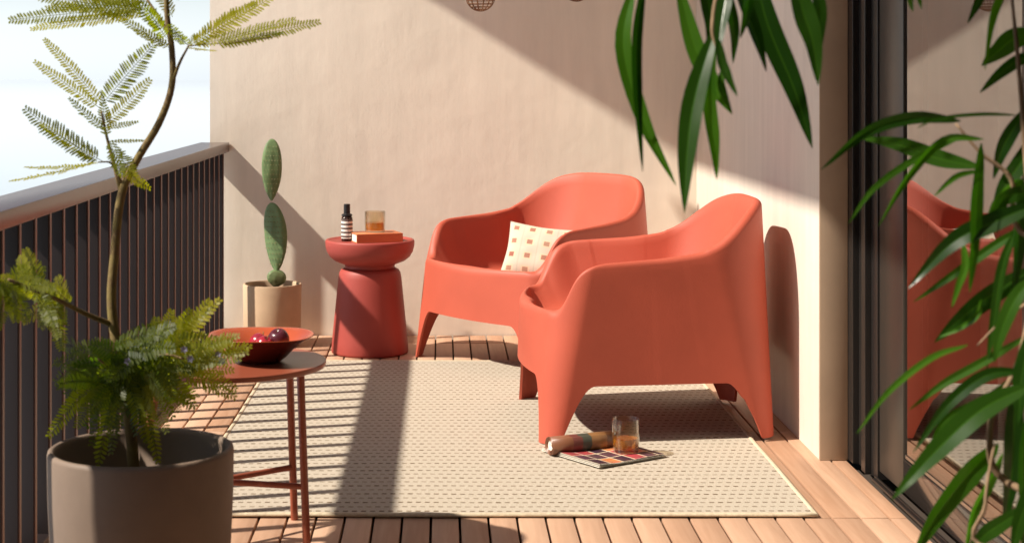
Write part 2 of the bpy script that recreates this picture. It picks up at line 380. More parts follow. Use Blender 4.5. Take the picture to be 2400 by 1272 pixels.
M_railgloss = mat('glossy_dark_rail', (0.03, 0.025, 0.022), 0.08, 0.9)
mesh_obj('bottom_rail', bm, M_railgloss, door, smooth=40)
bm = bmesh.new(); db(bm, XD + 0.026, XD + 0.06, 1.6, 3.395, 0.162, 0.170, 0.001); db(bm, XD + 0.026, XD + 0.06, 3.52, 4.418, 0.122, 0.132, 0.001)
mesh_obj('glazing_bead', bm, M_alu, door)
bm = bmesh.new(); db(bm, XD, XD + 0.02, 0.4, 4.66, 0.004, 0.012, 0.001); db(bm, XD + 0.008, XD + 0.012, 0.4, 4.66, 0.013, 0.018, 0)
mesh_obj('threshold', bm, M_black, door)
bm = bmesh.new()
for a, b, z in ((1.6, 3.398, 0.172), (3.517, 4.419, 0.134)):
    vs = [bm.verts.new((0.028, y - 4.0, zz)) for y, zz in ((a, z), (b, z), (b, 2.44), (a, 2.44))]; bm.faces.new(vs)
mesh_obj('glass_pane', bm, M_window, door)
M_room = mat('room_paint', (0.30, 0.26, 0.22), 0.9)
bm = bmesh.new()
box(bm, XR + 0.082, 4.2, 4.935, 5.1, 0.001, 2.49); box(bm, 4.0, 4.2, -1, 4.95, 0, 2.49); box(bm, XD + 0.18, 4.0, -1.1, -0.95, 0, 2.49)
tag(mesh_obj('room', bm, M_room), kind='structure')
M_curt = mat('grey_curtain', (0.30, 0.26, 0.22), 0.95, 0.1, var=0.1, vscale=30)
bm = bmesh.new(); prev = None; n = 260
for i in range(n):
    y = 2.0 + 2.6 * i / (n - 1); xx = XD + 0.30 + 0.03 * math.sin(i * 0.42) + 0.012 * math.sin(i * 0.97 + 1)
    cur = (bm.verts.new((xx, y, 0.02)), bm.verts.new((xx, y, 2.45)))
    if prev: bm.faces.new((prev[0], cur[0], cur[1], prev[1]))
    prev = cur
o = mesh_obj('curtain', bm, M_curt, smooth=180); tag(o, 'grey floor-length curtain hanging behind the glass door', 'curtain')
sd = o.modifiers.new('s', 'SOLIDIFY'); sd.thickness = 0.003

# ------------------------------------------------------------ rug
RX0, RX1 = (415 - HX) * 4.279 / F, (1917 - HX) * 4.279 / F; RY0, RY1 = 4.279, 6.61
rug = thing('rug', 'beige flatwoven outdoor rug with rows of small brown dashes', 'rug', ((RX0 + RX1) / 2, (RY0 + RY1) / 2, 0.002))
hx, hy = (RX1 - RX0) / 2, (RY1 - RY0) / 2
bm = bmesh.new(); bmesh.ops.create_grid(bm, x_segments=60, y_segments=80, size=1)
def rugz(x, y):
    e = min(hx - abs(x), hy - abs(y)); return 0.0075 + 0.0025 * noise.noise(Vector((x * 1.3, y * 1.3, 4.0))) * min(1, e / 0.2) 
def edgew(x, y, amt=0.006): return amt * noise.noise(Vector((x * 2.1, y * 2.1, 9.0)))
for v in bm.verts:
    x, y = v.co.x * (hx - 0.012), v.co.y * (hy - 0.012); v.co = Vector((x + edgew(x, y) * abs(x) / hx, y + edgew(y, x) * abs(y) / hy, rugz(x, y)))
mesh_obj('weave', bm, M_rug, rug, smooth=180)
bm = bmesh.new(); pts = []
for (xa, ya), (xb, yb) in (((-hx, -hy), (hx, -hy)), ((hx, -hy), (hx, hy)), ((hx, hy), (-hx, hy)), ((-hx, hy), (-hx, -hy))):
    for i in range(40):
        t = i / 40; x, y = lerp(xa, xb, t) * (1 - 0.006 / hx), lerp(ya, yb, t) * (1 - 0.006 / hy)
        pts.append(Vector((x + edgew(x, y) * abs(x) / hx, y + edgew(y, x) * abs(y) / hy, 0.0058)))
pts.append(pts[0]); tube(bm, pts, 0.0082, 8, cap=False)
for v in bm.verts: v.co.z = max(v.co.z * 0.75, 0.0)
mesh_obj('edge_binding', bm, M_rugedge, rug, smooth=180)

# ------------------------------------------------------------ armchairs
def rtrap(xf, xb, wf, wb, rf, rb, bow, counts=(44, 30, 70, 36, 44)):
    """closed loop: half front edge -> near corner -> side -> back corner -> back edge ... mirrored"""
    nf, nc, ns, nbc, nb = counts
    d = Vector((xb - xf, wb - wf)); ang = math.atan2(d.y, d.x)               # side direction
    n_side = Vector((-math.sin(ang), math.cos(ang)))
    # front corner: between normal (-1,0) and n_side
    def corner(cx, cy, r, na, nb_, signx):
        pass
    # side line: through (xf,wf) and (xb,wb)
    # front arc centre: x = xf+rf, distance rf inside the side line
    def cen(xc, r): # y such that distance to side line = r
        # line: n_side . (p - (xf,wf)) = -r
        return wf + (-r - n_side.x * (xc - xf)) / n_side.y
    fx = xf + rf; fy = cen(fx, rf); bx = xb - rb; by = cen(bx, rb)
    a_side = math.atan2(n_side.y, n_side.x)
    half = []
    for i in range(nf): half.append((xf, fy * i / nf))
    for i in range(nc):
        a = lerp(math.pi, a_side, i / nc); half.append((fx + rf * math.cos(a), fy + rf * math.sin(a)))
    p0 = (fx + rf * math.cos(a_side), fy + rf * math.sin(a_side)); p1 = (bx + rb * math.cos(a_side), by + rb * math.sin(a_side))
    for i in range(ns): half.append((lerp(p0[0], p1[0], i / ns), lerp(p0[1], p1[1], i / ns)))
    for i in range(nbc):
        a = lerp(a_side, 0, i / nbc); half.append((bx + rb * math.cos(a), by + rb * math.sin(a)))
    for i in range(nb + 1): half.append((xb, by * (1 - i / nb)))
    out = []
    for (x, y) in half:
        b = bow * max(0, 1 - (y / max(wf, .01)) ** 2) if x < (xf + xb) / 2 else 0
        out.append(Vector((x - b, y)))
    full = out + [Vector((p.x, -p.y)) for p in out[-2:0:-1]]
    return full, out
def chair_mesh():
    B, hb = rtrap(0.0, 0.740, 0.392, 0.315, 0.052, 0.075, 0.045)
    T, ht = rtrap(0.10, 0.732, 0.382, 0.350, 0.085, 0.265, 0.13)
    S, hs = rtrap(0.105, 0.550, 0.312, 0.240, 0.17, 0.12, 0.08)
    n = len(B); ZT = 0.72
    # arc length along the bottom loop
    s = [0.0]
    for i in range(1, n): s.append(s[-1] + (B[i] - B[i - 1]).length)
    tot = s[-1] + (B[0] - B[-1]).length
    iF = 44 + 15; iB = 44 + 30 + 70 + 18
    legs = [(s[iF], 0.041, 0.132), (s[iB], 0.036, 0.118), (tot - s[iB], 0.036, 0.118), (tot - s[iF], 0.041, 0.132)]
    def low(i):
        v = 1e9; x = B[i].x; A = 0.195 if x < 0.03 else (0.176 if x < 0.66 else 0.20)
        for (c, w0, w1) in legs:
            t = (abs(s[i] - c) - w0) / (w1 - w0)
            t = max(0, min(1, t)); v = min(v, 1 - (1 - t) ** 2.3)
        return A * v
    htab = [(0.0, 0.372), (0.10, 0.375), (0.103, 0.395), (0.112, 0.445), (0.126, 0.490), (0.15, 0.516), (0.20, 0.533), (0.35, 0.546), (0.45, 0.560), (0.52, 0.582), (0.58, 0.614), (0.63, 0.650), (0.68, 0.686), (0.715, 0.701), (0.733, 0.706)]
    def shift(i): return T[i].x
    hh = [interp(htab, T[i].x) for i in range(n)]
    hh = [h + 0.010 * max(0, 1 - (T[i].y / 0.30) ** 2) * (T[i].x > 0.5) for i, h in enumerate(hh)]
    for it in range(16): hh = [(hh[i - 1] + 2 * hh[i] + hh[(i + 1) % n]) / 4 for i in range(n)]
    bm = bmesh.new(); rows = [[] for _ in range(200)]; R_ = []
    NL, NR, NI, NS = 16, 8, 12, 6
    def outer(i, z):
        t = z / ZT; tt = t
        p = B[i].lerp(T[i], tt); return Vector((p.x, p.y, z))
    cols = []
    for i in range(n):
        l = low(i); h = hh[i]; c = []
        for k in range(NL + 1): c.append(outer(i, lerp(l, h, k / NL)))
        top = outer(i, h); d = Vector((S[i].x - top.x, S[i].y - top.y, 0)); 
        back = max(0, (T[i].x - 0.45) / 0.28)
        dn = d.normalized(); r = 0.017 + 0.010 * max(0, 1 - abs(h - 0.372) / 0.06)
        for k in range(1, NR + 1):
            a = math.pi * 0.86 * k / NR; c.append(top + dn * r * (1 - math.cos(a)) + Vector((0, 0, r * math.sin(a))))
        e = c[-1].copy(); sp = Vector((S[i].x, S[i].y, 0.335))
        for k in range(1, NI + 1):
            t = k / NI; hz = 1 - (1 - t) ** 1.35 if back < 0.1 else 1 - (1 - t) ** 1.1
            xy = t ** 1.25
            p = e.lerp(sp, xy); p.z = lerp(e.z, sp.z, math.sin(t * math.pi / 2) ** 1.15); c.append(p)
        cen = Vector((0.33, 0, 0.322))
        for k in range(1, NS + 1):
            t = k / NS * 0.97; p = c[NL + NR + NI].lerp(cen, t); p.z = lerp(0.335, 0.318, math.sin(t * math.pi / 2)); c.append(p)
        cols.append([bm.verts.new(p) for p in c])
    m = len(cols[0])
    for i in range(n):
        a, b = cols[i], cols[(i + 1) % n]
        for k in range(m - 1):
            bm.faces.new((a[k], a[k + 1], b[k + 1], b[k]))
    bm.faces.new([c[-1] for c in cols])
    bmesh.ops.recalc_face_normals(bm, faces=bm.faces)
    me = bpy.data.meshes.new('tmp'); bm.to_mesh(me); bm.free()
    # orientation: make outer wall normals point outward
    b2 = bmesh.new(); b2.from_mesh(me)
    f = max(b2.faces, key=lambda f: f.calc_center_median().x if f.calc_center_median().z < 0.5 else -9)
    if f.normal.x < 0:
        for ff in b2.faces: ff.normal_flip()
    b2.to_mesh(me); b2.free()
    o = bpy.data.objects.new('tmp', me); COL.objects.link(o)
    md = o.modifiers.new('s', 'SOLIDIFY'); md.thickness = 0.009; md.offset = -1; md.use_quality_normals = True
    dg = bpy.context.evaluated_depsgraph_get(); ev = o.evaluated_get(dg); me2 = bpy.data.meshes.new_from_object(ev)
    bpy.data.objects.remove(o)
    return me2
def make_chair(label, loc, rz):
    t = thing('armchair', label, 'armchair', loc, rz, 'terracotta armchairs on the balcony')
    me = chair_mesh(); b = bmesh.new(); b.from_mesh(me)
    for e in b.edges:
        if len(e.link_faces) == 2 and e.calc_face_angle(0) > R(50): e.smooth = False
    me.clear_geometry(); b.to_mesh(me); b.free()
    groups = {k: [] for k in ('shell', 0, 1, 2, 3)}
    src = bmesh.new(); src.from_mesh(me); src.faces.ensure_lookup_table()
    for f in src.faces:
        c = f.calc_center_median()
        key = 'shell'
        if c.z < 0.128: key = (0 if c.x < 0.36 else 2) + (0 if c.y > 0 else 1)
        groups[key].append(f.index)
    for key, idx in groups.items():
        keep = set(idx); c = src.copy(); c.faces.ensure_lookup_table()
        bmesh.ops.delete(c, geom=[f for f in c.faces if f.index not in keep], context='FACES')
        for f in c.faces: f.smooth = True
        mesh_obj('shell' if key == 'shell' else 'leg', c, M_terra, t)
    src.free()
    return t
ch1 = make_chair('terracotta tub armchair standing on the rug in front, its back against the white wall', (0.292, 5.46, 0.011), R(2.5))
ch2 = thing('armchair', 'terracotta tub armchair at the far wall with a patterned cushion on its seat', 'armchair', (0.112, 6.47, 0.002), R(38), 'terracotta armchairs on the balcony')
for c in ch1.children:
    k = c.copy(); COL.objects.link(k); k.parent = ch2

# ------------------------------------------------------------ cushion
def cushion(loc, w, h, th, mw):
    bm = bmesh.new(); N_ = 28; uv = bm.loops.layers.uv.new('UVMap'); G = {}
    for sgn in (1, -1):
        for i in range(N_ + 1):
            for j in range(N_ + 1):
                u, v = i / N_ * 2 - 1, j / N_ * 2 - 1
                if sgn == -1 and (abs(u) == 1 or abs(v) == 1): G[(-1, i, j)] = G[(1, i, j)]; continue
                pull = 1 - 0.075 * (1 - abs(v) ** 1.5) * abs(u) ** 3 ; pull2 = 1 - 0.075 * (1 - abs(u) ** 1.5) * abs(v) ** 3
                t = ((1 - abs(u) ** 2.4) * (1 - abs(v) ** 2.4)) ** 0.55
                wr = 0.004 * noise.noise(Vector((u * 2.5, v * 2.5, sgn * 3)))
                G[(sgn, i, j)] = bm.verts.new((u * w / 2 * pull, -sgn * (th / 2 * t + wr * t), v * h / 2 * pull2))
    for sgn in (1, -1):
        for i in range(N_):
            for j in range(N_):
                q = [G[(sgn, i, j)], G[(sgn, i + 1, j)], G[(sgn, i + 1, j + 1)], G[(sgn, i, j + 1)]]
                ij = [(i, j), (i + 1, j), (i + 1, j + 1), (i, j + 1)]
                if sgn == -1: q = q[::-1]; ij = ij[::-1]
                f = bm.faces.new(q)
                for l, (a, b) in zip(f.loops, ij): l[uv].uv = (a / N_, b / N_)
    o = mesh_obj('cushion', bm, cushion_mat(), smooth=180); o.matrix_world = Matrix.Translation(loc) @ mw
    return o
def cushion_mat():
    m = mat('patterned_linen', (0.8, 0.74, 0.63), 0.9, 0.1); nt = m.node_tree; N = nt.nodes; L = nt.links; b = N['Principled BSDF']
    uv = N.new('ShaderNodeUVMap'); sp = N.new('ShaderNodeSeparateXYZ'); L.new(uv.outputs[0], sp.inputs[0])
    u = mathn(nt, 'MULTIPLY', sp.outputs[0], 4.0); v = mathn(nt, 'MULTIPLY', sp.outputs[1], 4.0)
    fu = mathn(nt, 'ABSOLUTE', mathn(nt, 'SUBTRACT', mathn(nt, 'FRACT', u), 0.5)); fv = mathn(nt, 'ABSOLUTE', mathn(nt, 'SUBTRACT', mathn(nt, 'FRACT', v), 0.5))
    sq = mathn(nt, 'MULTIPLY', mathn(nt, 'LESS_THAN', fu, 0.165), mathn(nt, 'LESS_THAN', fv, 0.165))
    ring = mathn(nt, 'SUBTRACT', mathn(nt, 'MULTIPLY', mathn(nt, 'LESS_THAN', fu, 0.27), mathn(nt, 'LESS_THAN', fv, 0.27)), sq)
    line = mathn(nt, 'GREATER_THAN', fu, 0.46)
    wn = N.new('ShaderNodeTexWhiteNoise'); wn.noise_dimensions = '2D'; cb = N.new('ShaderNodeCombineXYZ')
    L.new(mathn(nt, 'FLOOR', u), cb.inputs[0]); L.new(mathn(nt, 'FLOOR', v), cb.inputs[1]); L.new(cb.outputs[0], wn.inputs['Vector'])
    rc = N.new('ShaderNodeValToRGB'); e = rc.color_ramp.elements; e[0].color = (0.28, 0.05, 0.03, 1); e[1].color = (0.38, 0.2, 0.13, 1); L.new(wn.outputs['Value'], rc.inputs['Fac'])
    def mix(f, c1, c2):
        x = N.new('ShaderNodeMixRGB'); L.new(f, x.inputs['Fac'])
        for i, c in ((1, c1), (2, c2)):
            if isinstance(c, tuple): x.inputs[i].default_value = (*c, 1)
            else: L.new(c, x.inputs[i])
        return x.outputs[0]
    c = mix(mathn(nt, 'MULTIPLY', line, 0.5), (0.58, 0.51, 0.41), (0.42, 0.42, 0.33))
    c = mix(mathn(nt, 'MULTIPLY', ring, 0.6), c, (0.78, 0.55, 0.36)); c = mix(mathn(nt, 'MULTIPLY', sq, 0.85), c, rc.outputs['Color'])
    L.new(c, b.inputs['Base Color'])
    n = N.new('ShaderNodeTexNoise'); n.inputs['Scale'].default_value = 300; tc = N.new('ShaderNodeTexCoord'); L.new(tc.outputs['Object'], n.inputs['Vector'])
    bp = N.new('ShaderNodeBump'); bp.inputs['Strength'].default_value = 0.4; bp.inputs['Distance'].default_value = 0.001; L.new(n.outputs['Fac'], bp.inputs['Height']); L.new(bp.outputs['Normal'], b.inputs['Normal'])
    return m
mw = Matrix.Rotation(R(-14), 4, 'Z') @ Matrix.Rotation(R(-24), 4, 'X') @ Matrix.Rotation(R(7), 4, 'Y')
cu = cushion(at(1262, 592, 6.56), 0.275, 0.225, 0.08, mw)
tag(cu, 'cream linen cushion with rust brown squares, propped in the far armchair', 'cushion')

# ------------------------------------------------------------ drum side table
DC = Vector(((867 - HX) * 6.86 / F, 6.86, 0))
dt = thing('side_table', 'round terracotta mushroom shaped side table by the back wall', 'side table', DC)
bm = bmesh.new()
lathe(bm, [(0, 0.0), (0.150, 0.0), (0.1575, 0.004), (0.159, 0.012), (0.156, 0.05), (0.146, 0.15), (0.136, 0.25), (0.130, 0.31), (0.126, 0.330), (0.119, 0.342), (0.108, 0.348), (0, 0.349)], 96)
mesh_obj('base', bm, M_drum, dt, smooth=180)
bm = bmesh.new()
lathe(bm, [(0, 0.346), (0.104, 0.346), (0.102, 0.355), (0.104, 0.364), (0.120, 0.370), (0.145, 0.380), (0.165, 0.396), (0.178, 0.418), (0.183, 0.440), (0.184, 0.458), (0.1825, 0.463), (0.178, 0.466), (0.172, 0.4655), (0.168, 0.463), (0.165, 0.4612), (0, 0.461)], 96)
mesh_obj('tabletop', bm, M_drum, dt, smooth=180)

# book
bk = thing('book', 'orange hardback book lying on the mushroom shaped side table', 'book', (DC.x + 0.024, DC.y - 0.035, 0.4615), R(18))
bm = bmesh.new(); box(bm, -0.094, 0.094, -0.060, 0.066, 0.0035, 0.033); mesh_obj('pages', bm, M_pages, bk)
bm = bmesh.new(); box(bm, -0.097, 0.097, -0.069, 0.069, 0.0, 0.0033, 0.0008); box(bm, -0.097, 0.097, -0.069, 0.069, 0.0332, 0.0365, 0.0008); box(bm, -0.097, 0.097, -0.0695, -0.0622, 0.0034, 0.0331, 0.0)
mesh_obj('cover', bm, M_cover, bk, smooth=40)
# bottle
bt = thing('bottle', 'small dark bottle with black cap and striped white label', 'bottle', (DC.x - 0.093, DC.y - 0.03, 0.4615))
M_bott = mat('brown_glass', (0.03, 0.012, 0.006), 0.12, 0.6)
M_capb = mat('black_cap', (0.012, 0.01, 0.01), 0.4)
def stripe_mat():
    m = mat('striped_label', (0.75, 0.72, 0.66), 0.6); nt = m.node_tree; N = nt.nodes; L = nt.links
    tc = N.new('ShaderNodeTexCoord'); sp = N.new('ShaderNodeSeparateXYZ'); L.new(tc.outputs['Object'], sp.inputs[0])
    f = mathn(nt, 'LESS_THAN', mathn(nt, 'FRACT', mathn(nt, 'DIVIDE', sp.outputs['Z'], 0.0165)), 0.42)
    x = N.new('ShaderNodeMixRGB'); L.new(f, x.inputs['Fac']); x.inputs[1].default_value = (0.78, 0.74, 0.67, 1); x.inputs[2].default_value = (0.05, 0.02, 0.015, 1)
    L.new(x.outputs[0], N['Principled BSDF'].inputs['Base Color']); return m
bm = bmesh.new(); lathe(bm, [(0, 0), (0.0215, 0), (0.023, 0.003), (0.023, 0.094), (0.020, 0.101), (0.010, 0.105), (0.010, 0.112), (0, 0.112)], 40); mesh_obj('body', bm, M_bott, bt, smooth=60)
bm = bmesh.new(); lathe(bm, [(0.0236, 0.012), (0.0236, 0.090)], 40); mesh_obj('label', bm, stripe_mat(), bt, smooth=180)
bm = bmesh.new(); lathe(bm, [(0, 0.103), (0.022, 0.103), (0.0215, 0.110), (0.0135, 0.113), (0.0130, 0.150), (0.011, 0.152), (0, 0.152)], 40); mesh_obj('lid', bm, M_capb, bt, smooth=40)
# tumblers
def tumbler(label, loc, r, h, liq):
    t = thing('tumbler', label, 'glass', loc, 0)
    bm = bmesh.new(); lathe(bm, [(0, 0.0), (r * 0.90, 0.0), (r * 0.94, 0.003), (r, h * 0.5), (r, h - 0.001), (r - 0.001, h), (r - 0.002, h - 0.001), (r - 0.0025, h * 0.5), (r * 0.88, 0.009), (0, 0.008)], 56)
    mesh_obj('glass_wall', bm, M_tumbler, t, smooth=60)
    bm = bmesh.new(); q = r - 0.0032; lathe(bm, [(0, 0.0095), (r * 0.86, 0.0095), (q, liq * 0.6), (q, liq), (0, liq)], 56)
    mesh_obj('drink', bm, M_amber, t, smooth=60); return t
tumbler('tumbler with a little amber drink standing on the orange book', (DC.x + 0.022, DC.y - 0.03, 0.4982), 0.0425, 0.086, 0.040)

# ------------------------------------------------------------ potted cactus
CP = Vector(((638 - HX) * 7.06 / F, 7.06, 0))
pc = thing('potted_cactus', 'paddle cactus in a round sand coloured pot in the far corner', 'cactus', CP)
bm = bmesh.new(); lathe(bm, [(0, 0.0), (0.112, 0), (0.118, 0.006), (0.122, 0.10), (0.124, 0.253), (0.122, 0.259), (0.115, 0.259), (0.112, 0.254), (0.111, 0.20), (0, 0.20)], 80); mesh_obj('pot', bm, M_pot2, pc, smooth=50)
bm = bmesh.new(); lathe(bm, [(0.110, 0.232), (0.08, 0.235), (0.04, 0.238), (0, 0.238)], 40)
for v in bm.verts: v.co.z += 0.004 * noise.noise(v.co * 40)
mesh_obj('soil', bm, M_soil, pc, smooth=180)
def pad(c, w, h, th, rz, tilt, lean=0):
    bm = bmesh.new(); bmesh.ops.create_uvsphere(bm, u_segments=40, v_segments=30, radius=1)
    for v in bm.verts:
        x, y, z = v.co; wz = 1 - 0.22 * (1 - (z + 1) / 2) ** 1.5 - (0.28 * max(0, -z) ** 3)
        bn = 0.06 * noise.noise(Vector((x * 2, z * 2, c[0] * 9)))
        v.co = Vector((x * w / 2 * wz, y * th / 2, z * h / 2)) + Vector((0, bn * w * 0.5, 0))
        v.co.y += 0.10 * h * (z * z - 0.4) * (1 if rz > 0 else -1) * 0.5
    o = mesh_obj('pad', bm, M_cactus, pc, smooth=180)
    mtx = Matrix.Translation(Vector(c)) @ Matrix.Rotation(tilt, 4, 'Y') @ Matrix.Rotation(lean, 4, 'X') @ Matrix.Rotation(rz, 4, 'Z')
    o.matrix_local = mtx
    # spines sit on the pad in a lattice
    b2 = bmesh.new(); 
    for i in range(-4, 5):
        for j in range(-6, 7):
            x = (i + (j % 2) * 0.5) * w * 0.13; z = j * h * 0.075
            q = (x / (w / 2)) ** 2 + (z / (h / 2)) ** 2
            if q > 0.72: continue
            for sy in (-1, 1):
                y = sy * th / 2 * math.sqrt(max(0, 1 - q)) + 0.05 * h * ((z / (h / 2)) ** 2 - 0.4) * (1 if rz > 0 else -1)
                for a in range(3):
                    t = Vector((random.uniform(-.4, .4), sy, random.uniform(-.4, .4))).normalized() * 0.007
                    tube(b2, [Vector((x, y, z)), Vector((x, y, z)) + t], [0.0012, 0.0003], 4)
    sp = mesh_obj('spines', b2, M_spine, o)
    return o
def rel(px, py, d): return at(px, py, d) - CP
pad(rel(648, 652, 7.06), 0.088, 0.075, 0.04, R(10), R(10))
pad(rel(645, 556, 7.06), 0.118, 0.300, 0.034, R(-24), R(-3), R(4))
pad(rel(637, 398, 7.05), 0.092, 0.262, 0.030, R(8), R(0), R(-3))

# ------------------------------------------------------------ coffee table, bowl, fruit
TZ = 0.46; TC = Vector((-0.503, 3.947, 0))
ct = thing('coffee_table', 'small round rust red metal table carrying a fruit bowl', 'table', TC)
bm = bmesh.new(); lathe(bm, [(0, TZ - 0.014), (0.220, TZ - 0.014), (0.225, TZ - 0.012), (0.2265, TZ - 0.007), (0.2265, TZ - 0.001), (0.225, TZ + 0.0005), (0.223, TZ), (0, TZ)], 96)
mesh_obj('tabletop', bm, M_metal, ct, smooth=40)
legsT = [((-0.380, 4.125), (-0.379, 4.262)), ((-0.342, 4.00), (-0.328, 4.02)), ((-0.66, 3.92), (-0.76, 3.90))]
hub = Vector((-0.555, 4.05, 0.150))
for (a, b) in legsT:
    bm = bmesh.new(); p0 = Vector((a[0], a[1], TZ - 0.0142)) - TC; p1 = Vector((b[0], b[1], 0.0)) - TC; tube(bm, [p0, p1], 0.0095, 16)
    mesh_obj('leg', bm, M_metal, ct, smooth=60)
    bm = bmesh.new(); t = (TZ - 0.15) / TZ; m_ = p0.lerp(p1, t); tube(bm, [m_, hub - TC], 0.0075, 12); mesh_obj('stretcher', bm, M_metal, ct, smooth=60)
BC = Vector((-0.430, 3.94, TZ + 0.0002))
bm = bmesh.new()
lathe(bm, [(0, 0), (0.048, 0), (0.052, 0.002), (0.066, 0.012), (0.088, 0.034), (0.113, 0.0525), (0.1325, 0.061), (0.1345, 0.0625), (0.1335, 0.0640), (0.130, 0.0635), (0.110, 0.0565), (0.085, 0.0385), (0.062, 0.018), (0.045, 0.0105), (0, 0.009)], 96)
bm.faces.ensure_lookup_table()
for k_ in range(7 * 96): bm.faces[k_].material_index = 1
for v in bm.verts: v.co.x *= 0.935; v.co.y *= 0.935
for v in bm.verts: v.co.z += 0.0015 * math.sin(math.atan2(v.co.y, v.co.x) * 3) * (v.co.z / 0.06)
tag(mesh_obj('bowl', bm, [M_bowl, M_bowl_out], smooth=180, loc=BC), 'wide shallow red bowl of plums on the small metal table', 'bowl')
M_plum = mat('plum_skin', (0.065, 0.012, 0.022), 0.28, 0.5, var=0.5, vscale=30, col2=(0.11, 0.018, 0.03))
M_plumr = mat('red_plum_skin', (0.42, 0.012, 0.03), 0.22, 0.5, var=0.3, vscale=40, col2=(0.24, 0.02, 0.035))
def plum(label, c, r, m, rz):
    bm = bmesh.new(); bmesh.ops.create_uvsphere(bm, u_segments=36, v_segments=24, radius=r)
    for v in bm.verts:
        a = math.atan2(v.co.y, v.co.x); q = math.sqrt(v.co.x ** 2 + v.co.y ** 2) / r
        v.co.x *= 1 - 0.05 * math.exp(-(a / 0.3) ** 2) * q
        if v.co.z > 0: v.co.z -= 0.25 * r * math.exp(-(q / 0.25) ** 2)
    t = thing('plum', label, 'plum', c, rz, 'plums in the red bowl'); t.rotation_euler = (R(25), R(-20), rz)
    mesh_obj('fruit', bm, m, t, smooth=180)
    bm = bmesh.new(); tube(bm, [(0, 0, r * 0.72), (0.002, 0, r * 0.95), (0.005, 0.001, r * 1.18)], 0.0012, 6); mesh_obj('stalk', bm, M_bark, t)
plum('dark purple plum, rightmost and largest in the red bowl', (BC.x + 0.043, BC.y - 0.005, BC.z + 0.0535), 0.0255, M_plum, 0.3)
plum('shiny crimson plum in front of the dark one in the red bowl', (BC.x + 0.012, BC.y - 0.035, BC.z + 0.044), 0.0215, M_plumr, 1.5)
plum('small streaky red plum nearest the ferny leaves in the red bowl', (BC.x - 0.005, BC.y + 0.008, BC.z + 0.042), 0.0235, M_plumr, 2.6)

# ------------------------------------------------------------ magazines and tumbler on the rug
A = on_floor(1275, 1065); B_ = on_floor(1395, 1108); C_ = on_floor(1555, 1080); D_ = A + (C_ - B_)
cen = (A + C_) / 2; ang = math.atan2((C_ - B_).y, (C_ - B_).x)
mg = thing('magazine', 'colourful magazine lying flat on the rug under the tumbler', 'magazine', (cen.x, cen.y, 0.0125), ang)
W2, H2 = 0.13, 0.134
def mag_mat():
    m = mat('printed_page', (0.4, 0.1, 0.1), 0.35, 0.5); nt = m.node_tree; N = nt.nodes; L = nt.links
    tc = N.new('ShaderNodeTexCoord'); sp = N.new('ShaderNodeSeparateXYZ'); L.new(tc.outputs['Object'], sp.inputs[0])
    u = mathn(nt, 'DIVIDE', mathn(nt, 'ADD', sp.outputs[0], 1.0), 0.046); v = mathn(nt, 'DIVIDE', mathn(nt, 'ADD', sp.outputs[1], 1.0), 0.062)
    cb = N.new('ShaderNodeCombineXYZ'); L.new(mathn(nt, 'FLOOR', u), cb.inputs[0]); L.new(mathn(nt, 'FLOOR', v), cb.inputs[1])
    wn = N.new('ShaderNodeTexWhiteNoise'); wn.noise_dimensions = '2D'; L.new(cb.outputs[0], wn.inputs['Vector'])
    r = N.new('ShaderNodeValToRGB'); r.color_ramp.interpolation = 'CONSTANT'; e = r.color_ramp.elements
    e[0].color = (0.05, 0.025, 0.04, 1); e[1].position = 0.35; e[1].color = (0.38, 0.06, 0.07, 1)
    for p, c in ((0.6, (0.10, 0.045, 0.06)), (0.8, (0.55, 0.20, 0.08))): q = e.new(p); q.color = (*c, 1)
    L.new(wn.outputs['Value'], r.inputs['Fac'])
    n = N.new('ShaderNodeTexNoise'); n.inputs['Scale'].default_value = 60; n.inputs['Detail'].default_value = 6; L.new(tc.outputs['Object'], n.inputs['Vector'])
    mm = N.new('ShaderNodeMixRGB'); mm.blend_type = 'OVERLAY'; mm.inputs['Fac'].default_value = 0.7; L.new(r.outputs['Color'], mm.inputs[1]); L.new(n.outputs['Color'], mm.inputs[2])
    g = mathn(nt, 'MAXIMUM', mathn(nt, 'GREATER_THAN', mathn(nt, 'ABSOLUTE', mathn(nt, 'SUBTRACT', mathn(nt, 'FRACT', u), 0.5)), 0.45), mathn(nt, 'GREATER_THAN', mathn(nt, 'ABSOLUTE', mathn(nt, 'SUBTRACT', mathn(nt, 'FRACT', v), 0.5)), 0.465))
    x = N.new('ShaderNodeMixRGB'); L.new(g, x.inputs['Fac']); L.new(mm.outputs[0], x.inputs[1]); x.inputs[2].default_value = (0.72, 0.60, 0.42, 1)
    L.new(x.outputs[0], N['Principled BSDF'].inputs['Base Color']); return m
M_mag = mag_mat()
bm = bmesh.new()
for layer in range(3):
    n = 16; off = layer * 0.0022; g = [[None] * (n + 1) for _ in range(n + 1)]
    for i in range(n + 1):
        for j in range(n + 1):
            x = (i / n * 2 - 1) * (W2 - layer * 0.001); y = (j / n * 2 - 1) * H2
            z = off + 0.003 * math.exp(-((x + W2) / 0.05) ** 2) * (layer + 1) * 0.6
            g[i][j] = bm.verts.new((x, y, z))
    for i in range(n):
        for j in range(n): bm.faces.new((g[i][j], g[i + 1][j], g[i + 1][j + 1], g[i][j + 1])).material_index = 0
mesh_obj('pages', bm, M_pages, mg, smooth=180)
bm = bmesh.new(); n = 20; g = [[None] * (n + 1) for _ in range(n + 1)]
for i in range(n + 1):
    for j in range(n + 1):
        x = (i / n * 2 - 1) * (W2 - 0.004); y = (j / n * 2 - 1) * (H2 - 0.002)
        g[i][j] = bm.verts.new((x, y, 0.0068 + 0.0055 * math.exp(-((x + W2) / 0.05) ** 2) + 0.0015 * math.sin(x * 20)))
